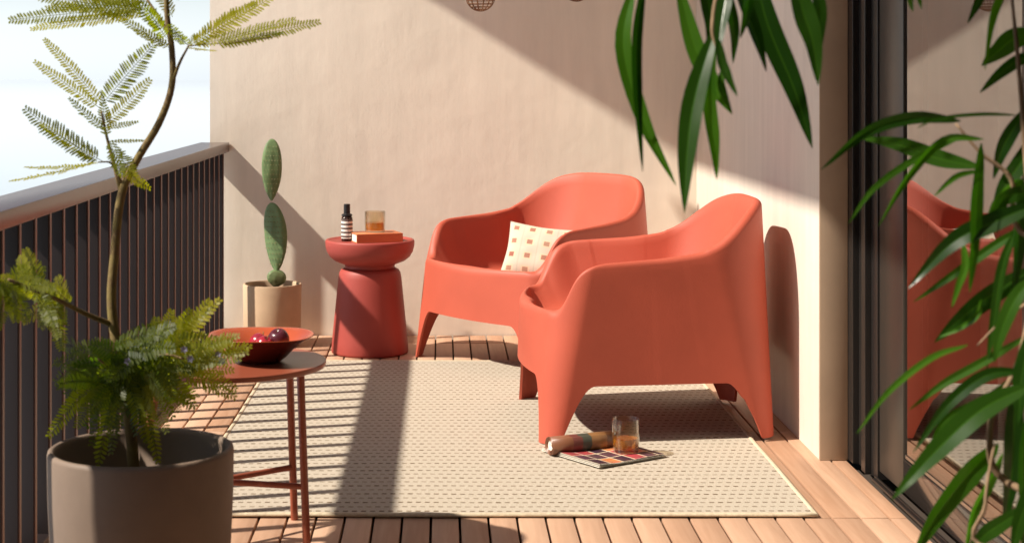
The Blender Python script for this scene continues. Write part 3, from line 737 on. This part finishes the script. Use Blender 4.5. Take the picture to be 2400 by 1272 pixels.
for i in range(n):
    for j in range(n): bm.faces.new((g[i][j], g[i + 1][j], g[i + 1][j + 1], g[i][j + 1]))
mesh_obj('printed_spread', bm, M_mag, mg, smooth=180)
# rolled magazine: spiral
ra = at(1287, 1048, 4.985); rb_ = at(1440, 1030, 5.07)
c0 = on_floor(1290, 1078); c1 = on_floor(1442, 1062)
rc = (c0 + c1) / 2; ra_ = math.atan2((c1 - c0).y, (c1 - c0).x)
M_roll = mat('rolled_cover', (0.30, 0.13, 0.05), 0.4, 0.5); nt = M_roll.node_tree
tc = nt.nodes.new('ShaderNodeTexCoord'); sp = nt.nodes.new('ShaderNodeSeparateXYZ'); nt.links.new(tc.outputs['Object'], sp.inputs[0])
nn = nt.nodes.new('ShaderNodeTexNoise'); nn.inputs['Scale'].default_value = 25; nt.links.new(tc.outputs['Object'], nn.inputs['Vector'])
r = nt.nodes.new('ShaderNodeValToRGB'); r.color_ramp.interpolation = 'CONSTANT'; e = r.color_ramp.elements
e[0].color = (0.20, 0.08, 0.04, 1); e[1].position = 0.30; e[1].color = (0.16, 0.05, 0.04, 1)
for p, c in ((0.42, (0.07, 0.075, 0.055)), (0.56, (0.26, 0.13, 0.05)), (0.8, (0.14, 0.06, 0.025))): q = e.new(p); q.color = (*c, 1)
v = mathn(nt, 'ADD', mathn(nt, 'ADD', mathn(nt, 'MULTIPLY', sp.outputs[0], 4.2), 0.5), mathn(nt, 'MULTIPLY', mathn(nt, 'SUBTRACT', nn.outputs['Fac'], 0.5), 0.12))
nt.links.new(v, r.inputs['Fac']); nt.links.new(r.outputs['Color'], nt.nodes['Principled BSDF'].inputs['Base Color'])
rm = thing('rolled_magazine', 'rolled up magazine lying on the rug beside the armchair leg', 'magazine', (rc.x, rc.y + 0.02, 0.0), ra_)
bm = bmesh.new(); prev = None; ns = 150
for i in range(ns):
    a = i / ns * 2 * math.pi * 3.2; r_ = 0.0295 - 0.0045 * a / (2 * math.pi)
    cur = [bm.verts.new((sx * (0.112 - (0.002 if sx < 0 else 0) * 0), r_ * math.cos(a + 2.2) * 1.06, 0.0395 + 0.0 + r_ * math.sin(a + 2.2))) for sx in (-1, -0.33, 0.33, 1)]
    if prev:
        for k in range(3): bm.faces.new((prev[k], cur[k], cur[k + 1], prev[k + 1]))
    prev = cur
o = mesh_obj('roll', bm, M_roll, rm, smooth=180); md = o.modifiers.new('s', 'SOLIDIFY'); md.thickness = 0.0016
bm = bmesh.new(); prev = None
for i in range(90):
    a = i / 90 * 2 * math.pi * 2.1; r_ = 0.0165 - 0.0045 * a / (2 * math.pi)
    cur = [bm.verts.new((sx * 0.109, r_ * math.cos(a + 2.2), 0.0395 + r_ * math.sin(a + 2.2))) for sx in (-1, 1)]
    if prev: bm.faces.new((prev[0], cur[0], cur[1], prev[1]))
    prev = cur
o = mesh_obj('inner_pages', bm, M_pages, rm, smooth=180); md = o.modifiers.new('s', 'SOLIDIFY'); md.thickness = 0.0025
g2 = on_floor(1467, 1074)
tumbler('tumbler with amber drink standing on the magazine on the rug', (g2.x, g2.y, 0.0215), 0.041, 0.098, 0.040)

# ------------------------------------------------------------ string light with woven globes
sl_ = thing('string_light', 'string light with small woven rattan globes above the armchairs', 'string light', (0, 7.0, 1.6))
M_rattan = mat('rattan', (0.20, 0.09, 0.035), 0.6, 0.3)
M_bulb = mat('bulb', (0.5, 0.4, 0.28), 0.3)
def globe(px, py_bottom, d):
    c = at(px, py_bottom, d); r = 34 / F * d; c = c + Vector((0, 0, r)); c -= Vector((0, 7.0, 1.6)); bm = bmesh.new()
    for k in range(14):
        a = 2 * math.pi * k / 14
        tube(bm, [c + Vector((r * math.sin(t) * math.cos(a), r * math.sin(t) * math.sin(a), r * math.cos(t))) for t in [math.pi * i / 14 for i in range(1, 15)]], 0.0019, 5)
    for k in range(1, 12):
        t = math.pi * k / 12
        tube(bm, [c + Vector((r * math.sin(t) * math.cos(a), r * math.sin(t) * math.sin(a), r * math.cos(t))) for a in [2 * math.pi * i / 28 for i in range(29)]], 0.0017, 5, cap=False)
    g = mesh_obj('globe', bm, M_rattan, sl_)
    bm = bmesh.new(); bmesh.ops.create_uvsphere(bm, u_segments=16, v_segments=10, radius=0.018, matrix=Matrix.Translation(c + Vector((0, 0, 0.02)))); lathe(bm, [(0.012, 0.03), (0.012, 0.07), (0, 0.07)], 12, c)
    b = mesh_obj('bulb', bm, M_bulb, g, smooth=180)
    return c + Vector((0, 0, r))
tops = [globe(1126, 27, 7.0), globe(1351, 4, 7.0)]
bm = bmesh.new(); zc = 0.88
for t_ in tops: tube(bm, [t_ - Vector((0, 0, 0.004)), Vector((t_.x, t_.y, zc))], 0.0014, 6)
tube(bm, spline([Vector((tops[0].x - 0.15, tops[0].y, zc + 0.01)), Vector((tops[0].x, tops[0].y, zc)), Vector(((tops[0].x + tops[1].x) / 2, tops[0].y, zc - 0.03)), Vector((tops[1].x, tops[1].y, zc)), Vector((1.1, tops[1].y, zc))], 6), 0.0022, 6)
mesh_obj('cable', bm, M_black, sl_)

# ------------------------------------------------------------ leaves
def paint(bm, lay, n0, c):
    bm.verts.ensure_lookup_table()
    for v in bm.verts[n0:]: v[lay] = (c, c, c, 1)
def blade(bm, lay, pts, w, face, c, fold=0.25, nseg=16, peak=0.42):
    """long pointed leaf: curved midrib, folded along it"""
    P = spline(pts, max(2, nseg // (len(pts) - 1))); n = len(P) - 1; n0 = len(bm.verts); prev = None; ribs = []
    for i, p in enumerate(P):
        t = i / n; tg = (P[min(i + 1, n)] - P[max(i - 1, 0)]).normalized(); f = face - tg * face.dot(tg)
        f = f.normalized() if f.length > 1e-4 else Vector((0, 0, 1)); s = tg.cross(f)
        ww = w * 0.5 * (math.sin(math.pi * min(1, t ** (math.log(0.5) / math.log(peak)))) ** 0.85) + 0.0006
        if t > 0.985: ww = 0.0003
        wav = 0.08 * w * math.sin(i * 1.1 + c * 9)
        cur = [bm.verts.new(p + s * ww * q + f * (fold * ww * abs(q) + wav * 0.3 * q)) for q in (1, 0.5, 0.09, 0, -0.09, -0.5, -1)]; ribs.append(cur[3])
        if prev:
            for k in range(6): q = bm.faces.new((prev[k], prev[k + 1], cur[k + 1], cur[k])); q.smooth = True
        prev = cur
    paint(bm, lay, n0, c)
    for v in ribs: v[lay] = (min(1, c + .45),) * 3 + (1,)
def pinna(bm, lay, p0, p1, w, face, c, n=24, sag=0.0, dens=0.9):
    """feather leaf: midrib with paired narrow leaflets"""
    n0 = len(bm.verts); d = p1 - p0; Ln = d.length; mid = (p0 + p1) / 2 - Vector((0, 0, sag * Ln))
    P = [p0.lerp(mid, t).lerp(mid.lerp(p1, t), t) for t in [i / n for i in range(n + 1)]]
    tube(bm, P[::3] + [P[-1]], 0.0008, 3, cap=False)
    for i in range(1, n + 1):
        t = i / n; p = P[i]; tg = (P[i] - P[i - 1]).normalized(); f = (face - tg * face.dot(tg)).normalized(); s = tg.cross(f)
        if t < 0.05: continue
        env = math.sin(math.pi * (0.10 + 0.84 * t) ** 0.8) ** 0.55
        for sg in (-1, 1):
            l = w * 0.5 * env * random.uniform(0.85, 1.1)
            dr = (s * sg * 0.90 + tg * 0.42 + f * random.uniform(-0.15, 0.25)).normalized()
            hw = Ln / n * dens * 0.5
            a = p + tg * random.uniform(-0.1, 0.1) * Ln / n
            vs = [bm.verts.new(a), bm.verts.new(a + dr * l * 0.35 + tg * hw), bm.verts.new(a + dr * l * 0.8 + tg * hw * 0.8), bm.verts.new(a + dr * l), bm.verts.new(a + dr * l * 0.75 - tg * hw * 0.6), bm.verts.new(a + dr * l * 0.3 - tg * hw * 0.7)]
            bm.faces.new(vs)
    paint(bm, lay, n0, c)

# ------------------------------------------------------------ mimosa in the grey planter
PD = 3.3; PC = Vector(((331 - HX) * PD / F, PD, 0))
mp_ = thing('potted_tree', 'feathery leaved young tree in a big grey clay planter by the railing', 'potted tree', PC)
bm = bmesh.new(); lathe(bm, [(0, 0.0), (0.145, 0), (0.155, 0.006), (0.166, 0.08), (0.1755, 0.18), (0.181, 0.30), (0.1825, 0.390), (0.181, 0.397), (0.176, 0.4005), (0.170, 0.398), (0.1675, 0.39), (0.165, 0.30), (0, 0.29)], 96)
mesh_obj('planter', bm, M_pot, mp_, smooth=180)
bm = bmesh.new(); lathe(bm, [(0.165, 0.315), (0.13, 0.322), (0.09, 0.325), (0.05, 0.33), (0.02, 0.332), (0, 0.332)], 56)
for v in bm.verts: v.co.z += 0.008 * noise.noise(v.co * 30)
mesh_obj('soil', bm, M_soil, mp_, smooth=180)
def rp(px, py, dz=0.0): return at(px, py, PD + dz) - PC
bm = bmesh.new()
tr = spline([rp(314, 1110), rp(306, 1010), rp(282, 860), rp(262, 720), rp(268, 600), rp(284, 460), rp(318, 380), rp(372, 290), rp(402, 205), rp(403, 120), rp(392, 40), rp(388, -60), rp(380, -160)], 6)
tube(bm, tr, [lerp(0.0125, 0.0045, (i / (len(tr) - 1)) ** 0.8) for i in range(len(tr))], 12)
mesh_obj('trunk', bm, M_bark, mp_, smooth=180)
def br(pts, r0, r1):
    b = bmesh.new(); s = spline(pts, 6); tube(b, s, [lerp(r0, r1, i / (len(s) - 1)) for i in range(len(s))], 8); mesh_obj('branch', b, M_bark, mp_, smooth=180)
br([rp(284, 450), rp(266, 380), rp(250, 320), rp(238, 262, -.03)], 0.005, 0.002)
br([rp(402, 200), rp(420, 150, -.01), rp(442, 108, -.02)], 0.004, 0.002)
br([rp(396, 80), rp(372, 40, .03), rp(345, 0, .05), rp(320, -40, .06)], 0.004, 0.002)
br([rp(262, 760), rp(200, 735, -.05), rp(130, 700, -.12), rp(20, 655, -.2)], 0.006, 0.003)
br([rp(285, 430), rp(262, 384, -.04), rp(230, 380, -.07)], 0.003, 0.0012)
br([rp(290, 900), rp(330, 850, -.05), rp(385, 830, -.09), rp(430, 840, -.12)], 0.005, 0.002)
br([rp(300, 960), rp(270, 880, -.07), rp(230, 840, -.10)], 0.004, 0.002)
br([rp(442, 108, -.02), rp(560, 98, -.03), rp(640, 88, -.03)], 0.0016, 0.0008)
random.seed(11)
bm = bmesh.new(); lay = bm.verts.layers.float_color.new('rnd')
up_l = [ # start, end, width px, face direction, colour
 ((236, 255), (83, 146), 36, (0.2, -1, 0.1), .95), ((240, 248), (105, 94), 34, (0.1, -1, 0.2), .9), ((238, 246), (358, 106), 62, (0.1, -1, 0.0), .35),
 ((246, 290), (350, 188), 44, (0, -1, 0.3), .8), ((242, 302), (164, 232), 30, (0.3, -.8, 0.5), .35), ((250, 320), (240, 230), 34, (.4, -1, 0), .4), ((246, 300), (322, 286), 18, (0, -1, .4), .7),
 ((240, 378), (60, 256), 56, (0, -1, 0.2), .25), ((228, 378), (96, 292), 34, (0, -.8, 0.6), .8), ((226, 380), (24, 424), 26, (0.1, -.4, 1), .95), ((230, 382), (60, 392), 26, (0.1, -.5, 1), .9),
 ((276, 400), (350, 440), 34, (0.4, -1, .2), .8), ((262, 350), (318, 412), 46, (0.4, -1, .2), .35), ((258, 330), (285, 410), 40, (0, -1, 0), .3), ((256, 332), (345, 330), 12, (0, -1, .6), .7), ((285, 385), (330, 430), 30, (0, -1, .3), .75),
 ((345, 25), (60, -22), 60, (0, -1, 0.3), .5), ((335, 20), (24, 48), 50, (0, -1, 0.2), .55), ((345, 32), (75, 68), 40, (0, -1, 0.5), .95), ((330, 5), (120, -60), 60, (0, -1, 0.2), .5), ((350, 8), (200, -60), 50, (0, -1, .1), .5), ((350, 14), (110, 20), 46, (0, -1, 0.1), .6),
 ((394, 106), (272, 38), 34, (0.1, -1, .6), .55), ((396, 112), (315, 70), 26, (0, -1, .5), .5), ((385, 70), (322, 4), 46, (0, -1, .1), .3), ((390, 90), (345, 20), 40, (.3, -1, 0), .25), ((398, 70), (430, 100), 26, (0, -1, .2), .4),
 ((442, 108), (648, -14), 52, (0.0, -1, 0.4), .75), ((445, 108), (600, 10), 44, (0.1, -1, 0.4), .85), ((500, 105), (746, 52), 46, (0.1, -1, 0.3), .55), ((460, 108), (690, 46), 36, (0.1, -1, 0.6), .7), ((520, 102), (660, 78), 24, (0.1, -1, 0.5), .4),
 ((440, 112), (506, 120), 14, (0.1, -.5, 1), .95), ((440, 106), (400, 60), 34, (0.1, -1, .1), .25), ((440, 108), (455, 84), 20, (0, -1, .2), .6), ((404, 40), (360, -60), 44, (0, -1, .1), .4), ((398, 0), (470, -90), 50, (0, -1, .1), .5), ((392, -20), (300, -110), 50, (0, -1, .1), .5)]
for (a, b, w, f, c) in up_l:
    d0 = random.uniform(-0.05, 0.0); d1 = d0 + random.uniform(-0.06, 0.06)
    p0, p1 = rp(a[0], a[1], d0), rp(b[0], b[1], d1)
    f = (Vector(f).normalized() + Vector((random.uniform(-.35, .35), 0, random.uniform(-.2, .35)))).normalized()
    pinna(bm, lay, p0, p1, w / F * PD * 1.08, f, c, n=max(12, int((p1 - p0).length / 0.0062)), sag=random.uniform(-0.05, 0.06))
# left low spray
for i in range(26):
    a0 = random.uniform(0, 1); sx, sy = lerp(170, 0, a0), lerp(715, 650, a0); dd = lerp(-0.08, -0.2, a0)
    an = random.uniform(0, 2 * math.pi); ln = random.uniform(70, 130)
    ex, ey = sx - 20 + ln * math.cos(an) * 0.9, sy + 20 + ln * math.sin(an)
    if ex > 150: ex = 150 - random.uniform(0, 60)
    pinna(bm, lay, rp(sx, sy, dd), rp(ex, ey, dd + random.uniform(-.08, .08)), random.uniform(40, 60) / F * PD, Vector((random.uniform(-.5, .5), -1, random.uniform(0, .8))).normalized(), random.random() * 0.8 + (0.1), n=20, sag=-0.06)
# low bushy mass
tips = [(505, 698), (482, 720), (400, 735), (372, 745), (590, 802), (565, 790), (560, 905), (540, 870), (520, 840), (450, 735), (350, 800), (300, 790), (470, 780), (585, 830), (430, 760)]
for (tx, ty) in tips:
    for k in range(2):
        sx, sy = lerp(tx, 360, random.uniform(.6, .8)), lerp(ty, 870, random.uniform(.6, .9)); dz = random.uniform(-.16, 0.02)
        pinna(bm, lay, rp(sx, sy, dz * .6), rp(tx + random.uniform(-12, 12) - k * 18, ty + random.uniform(-10, 10) + k * 16, dz), random.uniform(40, 54) / F * PD, Vector((random.uniform(-.6, .4), -1, random.uniform(-.1, .8))).normalized(), random.uniform(.3, .95), n=16, sag=-0.10)
for i in range(105):
    sx, sy = random.gauss(315, 48), random.gauss(860, 32); an = random.uniform(0, 2 * math.pi); ln = random.uniform(70, 150)
    dz0 = random.uniform(-.13, .10); ex = sx + ln * 1.05 * math.cos(an); ey = sy + ln * 0.72 * math.sin(an) + 26
    ex = min(max(ex, 128 + random.uniform(0, 40)), 560); 
    if ey < 800 and ex < 330: ey = 800 + random.uniform(0, 60)
    pinna(bm, lay, rp(sx, sy, dz0), rp(ex, ey, dz0 + random.uniform(-.08, .08)), random.uniform(44, 66) / F * PD, Vector((random.uniform(-.8, .8), -1, random.uniform(-.3, .9))).normalized(), random.uniform(0, .22) if ex < 330 else random.uniform(.0, .45), n=15, sag=random.uniform(-0.2, -0.02))  # fronds on the right get lighter colours for the brighter light there
for (ex, ey) in ((115, 1020), (150, 960), (140, 900), (230, 1090), (215, 1040), (370, 1080), (355, 1050), (180, 1000), (260, 1060), (160, 860), (390, 1010), (420, 960)):
    pinna(bm, lay, rp(lerp(ex, 300, .6), 900, -.08), rp(ex, ey, random.uniform(-.16, -.04)), 50 / F * PD, Vector((random.uniform(-.5, .5), -1, .2)).normalized(), random.uniform(.05, .5), n=20, sag=-0.12)
mesh_obj('crown', bm, M_mimosa, mp_)
M_flower = mat('lilac_petals', (0.30, 0.28, 0.40), 0.7, 0.2)
for (fx_, fy_, fz_) in ((432, 818, -.12), (446, 840, -.12), (520, 846, -.12), (300, 846, -.12), (510, 830, -.11)):
    b = bmesh.new(); c = rp(fx_, fy_, fz_); a0 = random.uniform(0, 6)
    for k in range(6):
        a = a0 + k * math.pi / 3; d = Vector((math.cos(a), -0.45, math.sin(a))) * 0.008; s_ = Vector((-math.sin(a), 0, math.cos(a))) * 0.0030
        vs = [b.verts.new(c), b.verts.new(c + d * 0.5 + s_), b.verts.new(c + d + Vector((0, 0.002, 0))), b.verts.new(c + d * 0.5 - s_)]; b.faces.new(vs)
    mesh_obj('flower', b, M_flower, mp_)

# ------------------------------------------------------------ long leaved tree at the right
FD = 2.35; FC = Vector((1.02, 2.05, 0))
ft = thing('weeping_fig', 'long leaved weeping fig tree in a pot in front of the glass door', 'tree', FC)
bm = bmesh.new(); lathe(bm, [(0, 0.0), (0.12, 0), (0.128, 0.005), (0.15, 0.30), (0.152, 0.305), (0.146, 0.308), (0.138, 0.30), (0.135, 0.27), (0, 0.265)], 64); mesh_obj('pot', bm, M_pot2, ft, smooth=50)
def fp(px, py, d=FD): return at(px, py, d) - FC
def fbr(pts, r0, r1, name='branch'):
    b = bmesh.new(); s = spline(pts, 6); tube(b, s, [lerp(r0, r1, i / (len(s) - 1)) for i in range(len(s))], 10); mesh_obj(name, b, M_bark2, ft, smooth=180)
trunk_pts = [Vector((0, 0, 0.26)), Vector((0.02, 0.02, 0.55)), Vector((-0.02, 0.05, 0.9)), Vector((0.0, 0.08, 1.25)), Vector((-0.06, 0.12, 1.55)), Vector((-0.14, 0.16, 1.75))]
fbr(trunk_pts, 0.016, 0.008, 'trunk')
fbr([trunk_pts[4], fp(2050, -330), fp(1820, -230), fp(1700, -60), fp(1670, 60), fp(1682, 120)], 0.007, 0.002)
fbr([fp(1820, -230), fp(1700, -180), fp(1560, -120), fp(1500, -40)], 0.004, 0.002)
fbr([fp(1820, -230), fp(1850, -120), fp(1860, -30)], 0.004, 0.002)
fbr([Vector((0.02, 0.02, 0.55)), fp(2400, 1150), fp(2320, 1010), fp(2385, 850), fp(2420, 700)], 0.006, 0.003)
fbr([Vector((-0.02, 0.05, 0.9)), fp(2420, 560), fp(2370, 420), fp(2300, 360), fp(2240, 290)], 0.005, 0.0015)
fbr([fp(2420, 560), fp(2400, 300), fp(2385, 130), fp(2370, -20)], 0.005, 0.002)
fbr([Vector((0.02, 0.02, 0.5)), fp(2330, 1290), fp(2310, 1180), fp(2330, 1040)], 0.004, 0.002)
fbr([fp(2420, 700), fp(2340, 760), fp(2290, 810)], 0.002, 0.001)
bm = bmesh.new(); lay = bm.verts.layers.float_color.new('rnd'); random.seed(5)
L_ = [ # points, width px, colour
 ([(1512, -60), (1492, 90), (1494, 240), (1506, 402)], 34, .1), ([(1486, -40), (1460, 110), (1510, 290), (1584, 434)], 52, .8), ([(1585, -50), (1628, 110), (1672, 200), (1716, 268)], 58, .75),
 ([(1678, 62), (1630, 220), (1610, 360), (1604, 500)], 66, .25), ([(1672, 90), (1660, 220), (1672, 330), (1680, 420)], 46, .85), ([(1684, 90), (1690, 140), (1705, 180), (1728, 226)], 34, .2), ([(1690, -60), (1712, 20), (1722, 80), (1718, 150)], 34, .15),
 ([(1712, -90), (1740, 0), (1772, 90), (1796, 168)], 52, .05), ([(1762, -90), (1800, 60), (1862, 210), (1904, 348)], 74, .1), ([(1855, -90), (1880, 20), (1905, 100), (1918, 202)], 66, .3), ([(1880, -90), (1915, -10), (1922, 60), (1915, 150)], 44, .2),
 ([(1700, 150), (1690, 190), (1700, 230), (1716, 268)], 22, .7), ([(1640, -60), (1660, 0), (1668, 60), (1660, 120)], 50, .1), ([(1690, -70), (1700, -10), (1690, 60), (1680, 140)], 46, .15), ([(1742, -80), (1752, -20), (1750, 30), (1735, 90)], 40, .05),
 ([(2252, 284), (2140, 276), (2030, 310), (1924, 398)], 34, .15), ([(2300, 392), (2200, 372), (2110, 340), (2010, 322)], 54, .35), ([(2305, 326), (2210, 330), (2125, 420), (2060, 528)], 22, .7), ([(2252, 322), (2150, 370), (2050, 440), (1988, 524)], 18, .5),
 ([(2300, 335), (2290, 450), (2284, 570), (2272, 690)], 44, .4), ([(2440, 80), (2380, 90), (2340, 120), (2300, 155)], 60, .45), ([(2440, 130), (2390, 140), (2340, 175), (2296, 218)], 34, .2), ([(2358, -40), (2340, 0), (2322, 60), (2308, 165)], 24, .9), ([(2320, -40), (2300, -10), (2285, 20), (2268, 55)], 26, .1),
 ([(2450, 470), (2330, 520), (2230, 570), (2128, 676)], 54, .15), ([(2430, 520), (2340, 570), (2240, 640), (2140, 708)], 26, .5), ([(2256, 560), (2262, 620), (2246, 670), (2230, 722)], 20, .95), ([(2440, 620), (2340, 680), (2260, 740), (2190, 802)], 56, .2),
 ([(2268, 808), (2180, 840), (2080, 920), (2008, 1015)], 16, .95), ([(2420, 780), (2300, 850), (2210, 900), (2130, 960)], 24, .6), ([(2400, 870), (2310, 880), (2220, 950), (2140, 1060)], 34, .15), ([(2390, 870), (2320, 930), (2220, 980), (2180, 1040)], 24, .5),
 ([(2420, 900), (2300, 960), (2190, 1060), (2088, 1172)], 62, .35), ([(2340, 1040), (2280, 1100), (2200, 1200), (2130, 1320)], 66, .55), ([(2380, 900), (2376, 1010), (2370, 1120), (2352, 1240)], 54, .1), ([(2350, 1060), (2320, 1130), (2280, 1210), (2260, 1310)], 34, .85), ([(2410, 960), (2398, 1080), (2400, 1180), (2396, 1300)], 50, .2),
 ([(2390, 520), (2350, 620), (2330, 740), (2312, 870)], 26, .3), ([(2420, 240), (2370, 310), (2345, 360), (2328, 420)], 40, .1), ([(2440, 300), (2400, 370), (2350, 450), (2330, 540)], 46, .15), ([(2440, 420), (2400, 450), (2350, 470), (2300, 560)], 44, .3), ([(2380, 270), (2300, 268), (2200, 278), (2150, 300)], 8, .3),
 ([(2300, 400), (2250, 410), (2220, 430), (2190, 460)], 14, .8), ([(2400, 420), (2370, 440), (2330, 480), (2310, 530)], 30, .85), ([(2430, 740), (2400, 850), (2390, 930), (2388, 1000)], 44, .2), ([(2430, 640), (2380, 700), (2345, 780), (2330, 850)], 40, .5), ([(2420, 350), (2390, 500), (2385, 600), (2370, 720)], 44, .15),
 ([(2125, -60), (2130, -20), (2135, 10), (2140, 28)], 14, .95), ([(2150, -60), (2150, -20), (2155, 5), (2160, 22)], 16, .6), ([(2440, 1080), (2420, 1150), (2390, 1220), (2370, 1310)], 50, .3), ([(2420, 1180), (2340, 1230), (2300, 1260), (2250, 1320)], 44, .35), ([(2300, 700), (2290, 740), (2250, 770), (2200, 790)], 14, .8)]
for (pl, w, c) in L_:
    d0 = FD + random.uniform(-0.10, 0.10); d1 = random.uniform(-0.05, 0.05)
    pts = [fp(p[0], p[1], d0 + d1 * i / 3) for i, p in enumerate(pl)]
    blade(bm, lay, pts, (0.76 if pl[0][0] < 1900 else 0.84) * w / F * FD, Vector((random.uniform(-.5, .5), -1, random.uniform(-.1, .7))).normalized(), c, fold=random.uniform(.1, .35))
# the rest of the crown, beyond the frame and behind the modelled leaves
for i in range(90):
    an = random.uniform(0, 2 * math.pi); z = random.uniform(0.55, 1.75); rr = random.uniform(0.03, 0.10)
    p = Vector((rr * math.cos(an) + 0.03, rr * math.sin(an) * 1.2 + 0.08, z)); d = Vector((abs(math.cos(an)) * 0.7 + 0.0, math.sin(an), random.uniform(-.2, .5))).normalized()
    if (p + FC).x * F / (p + FC).y + HX < 2380: continue
    ln = random.uniform(.14, .22); pts = [p, p + d * ln * .4 + Vector((0, 0, .01)), p + d * ln * .75 - Vector((0, 0, .02)), p + d * ln * .95 - Vector((0, 0, .09))]
    if (pts[-1] + FC).x > XD - 0.02: continue
    blade(bm, lay, pts, random.uniform(.022, .034), Vector((0, -.3, 1)).normalized(), random.random())
mesh_obj('crown', bm, M_ficus, ft)
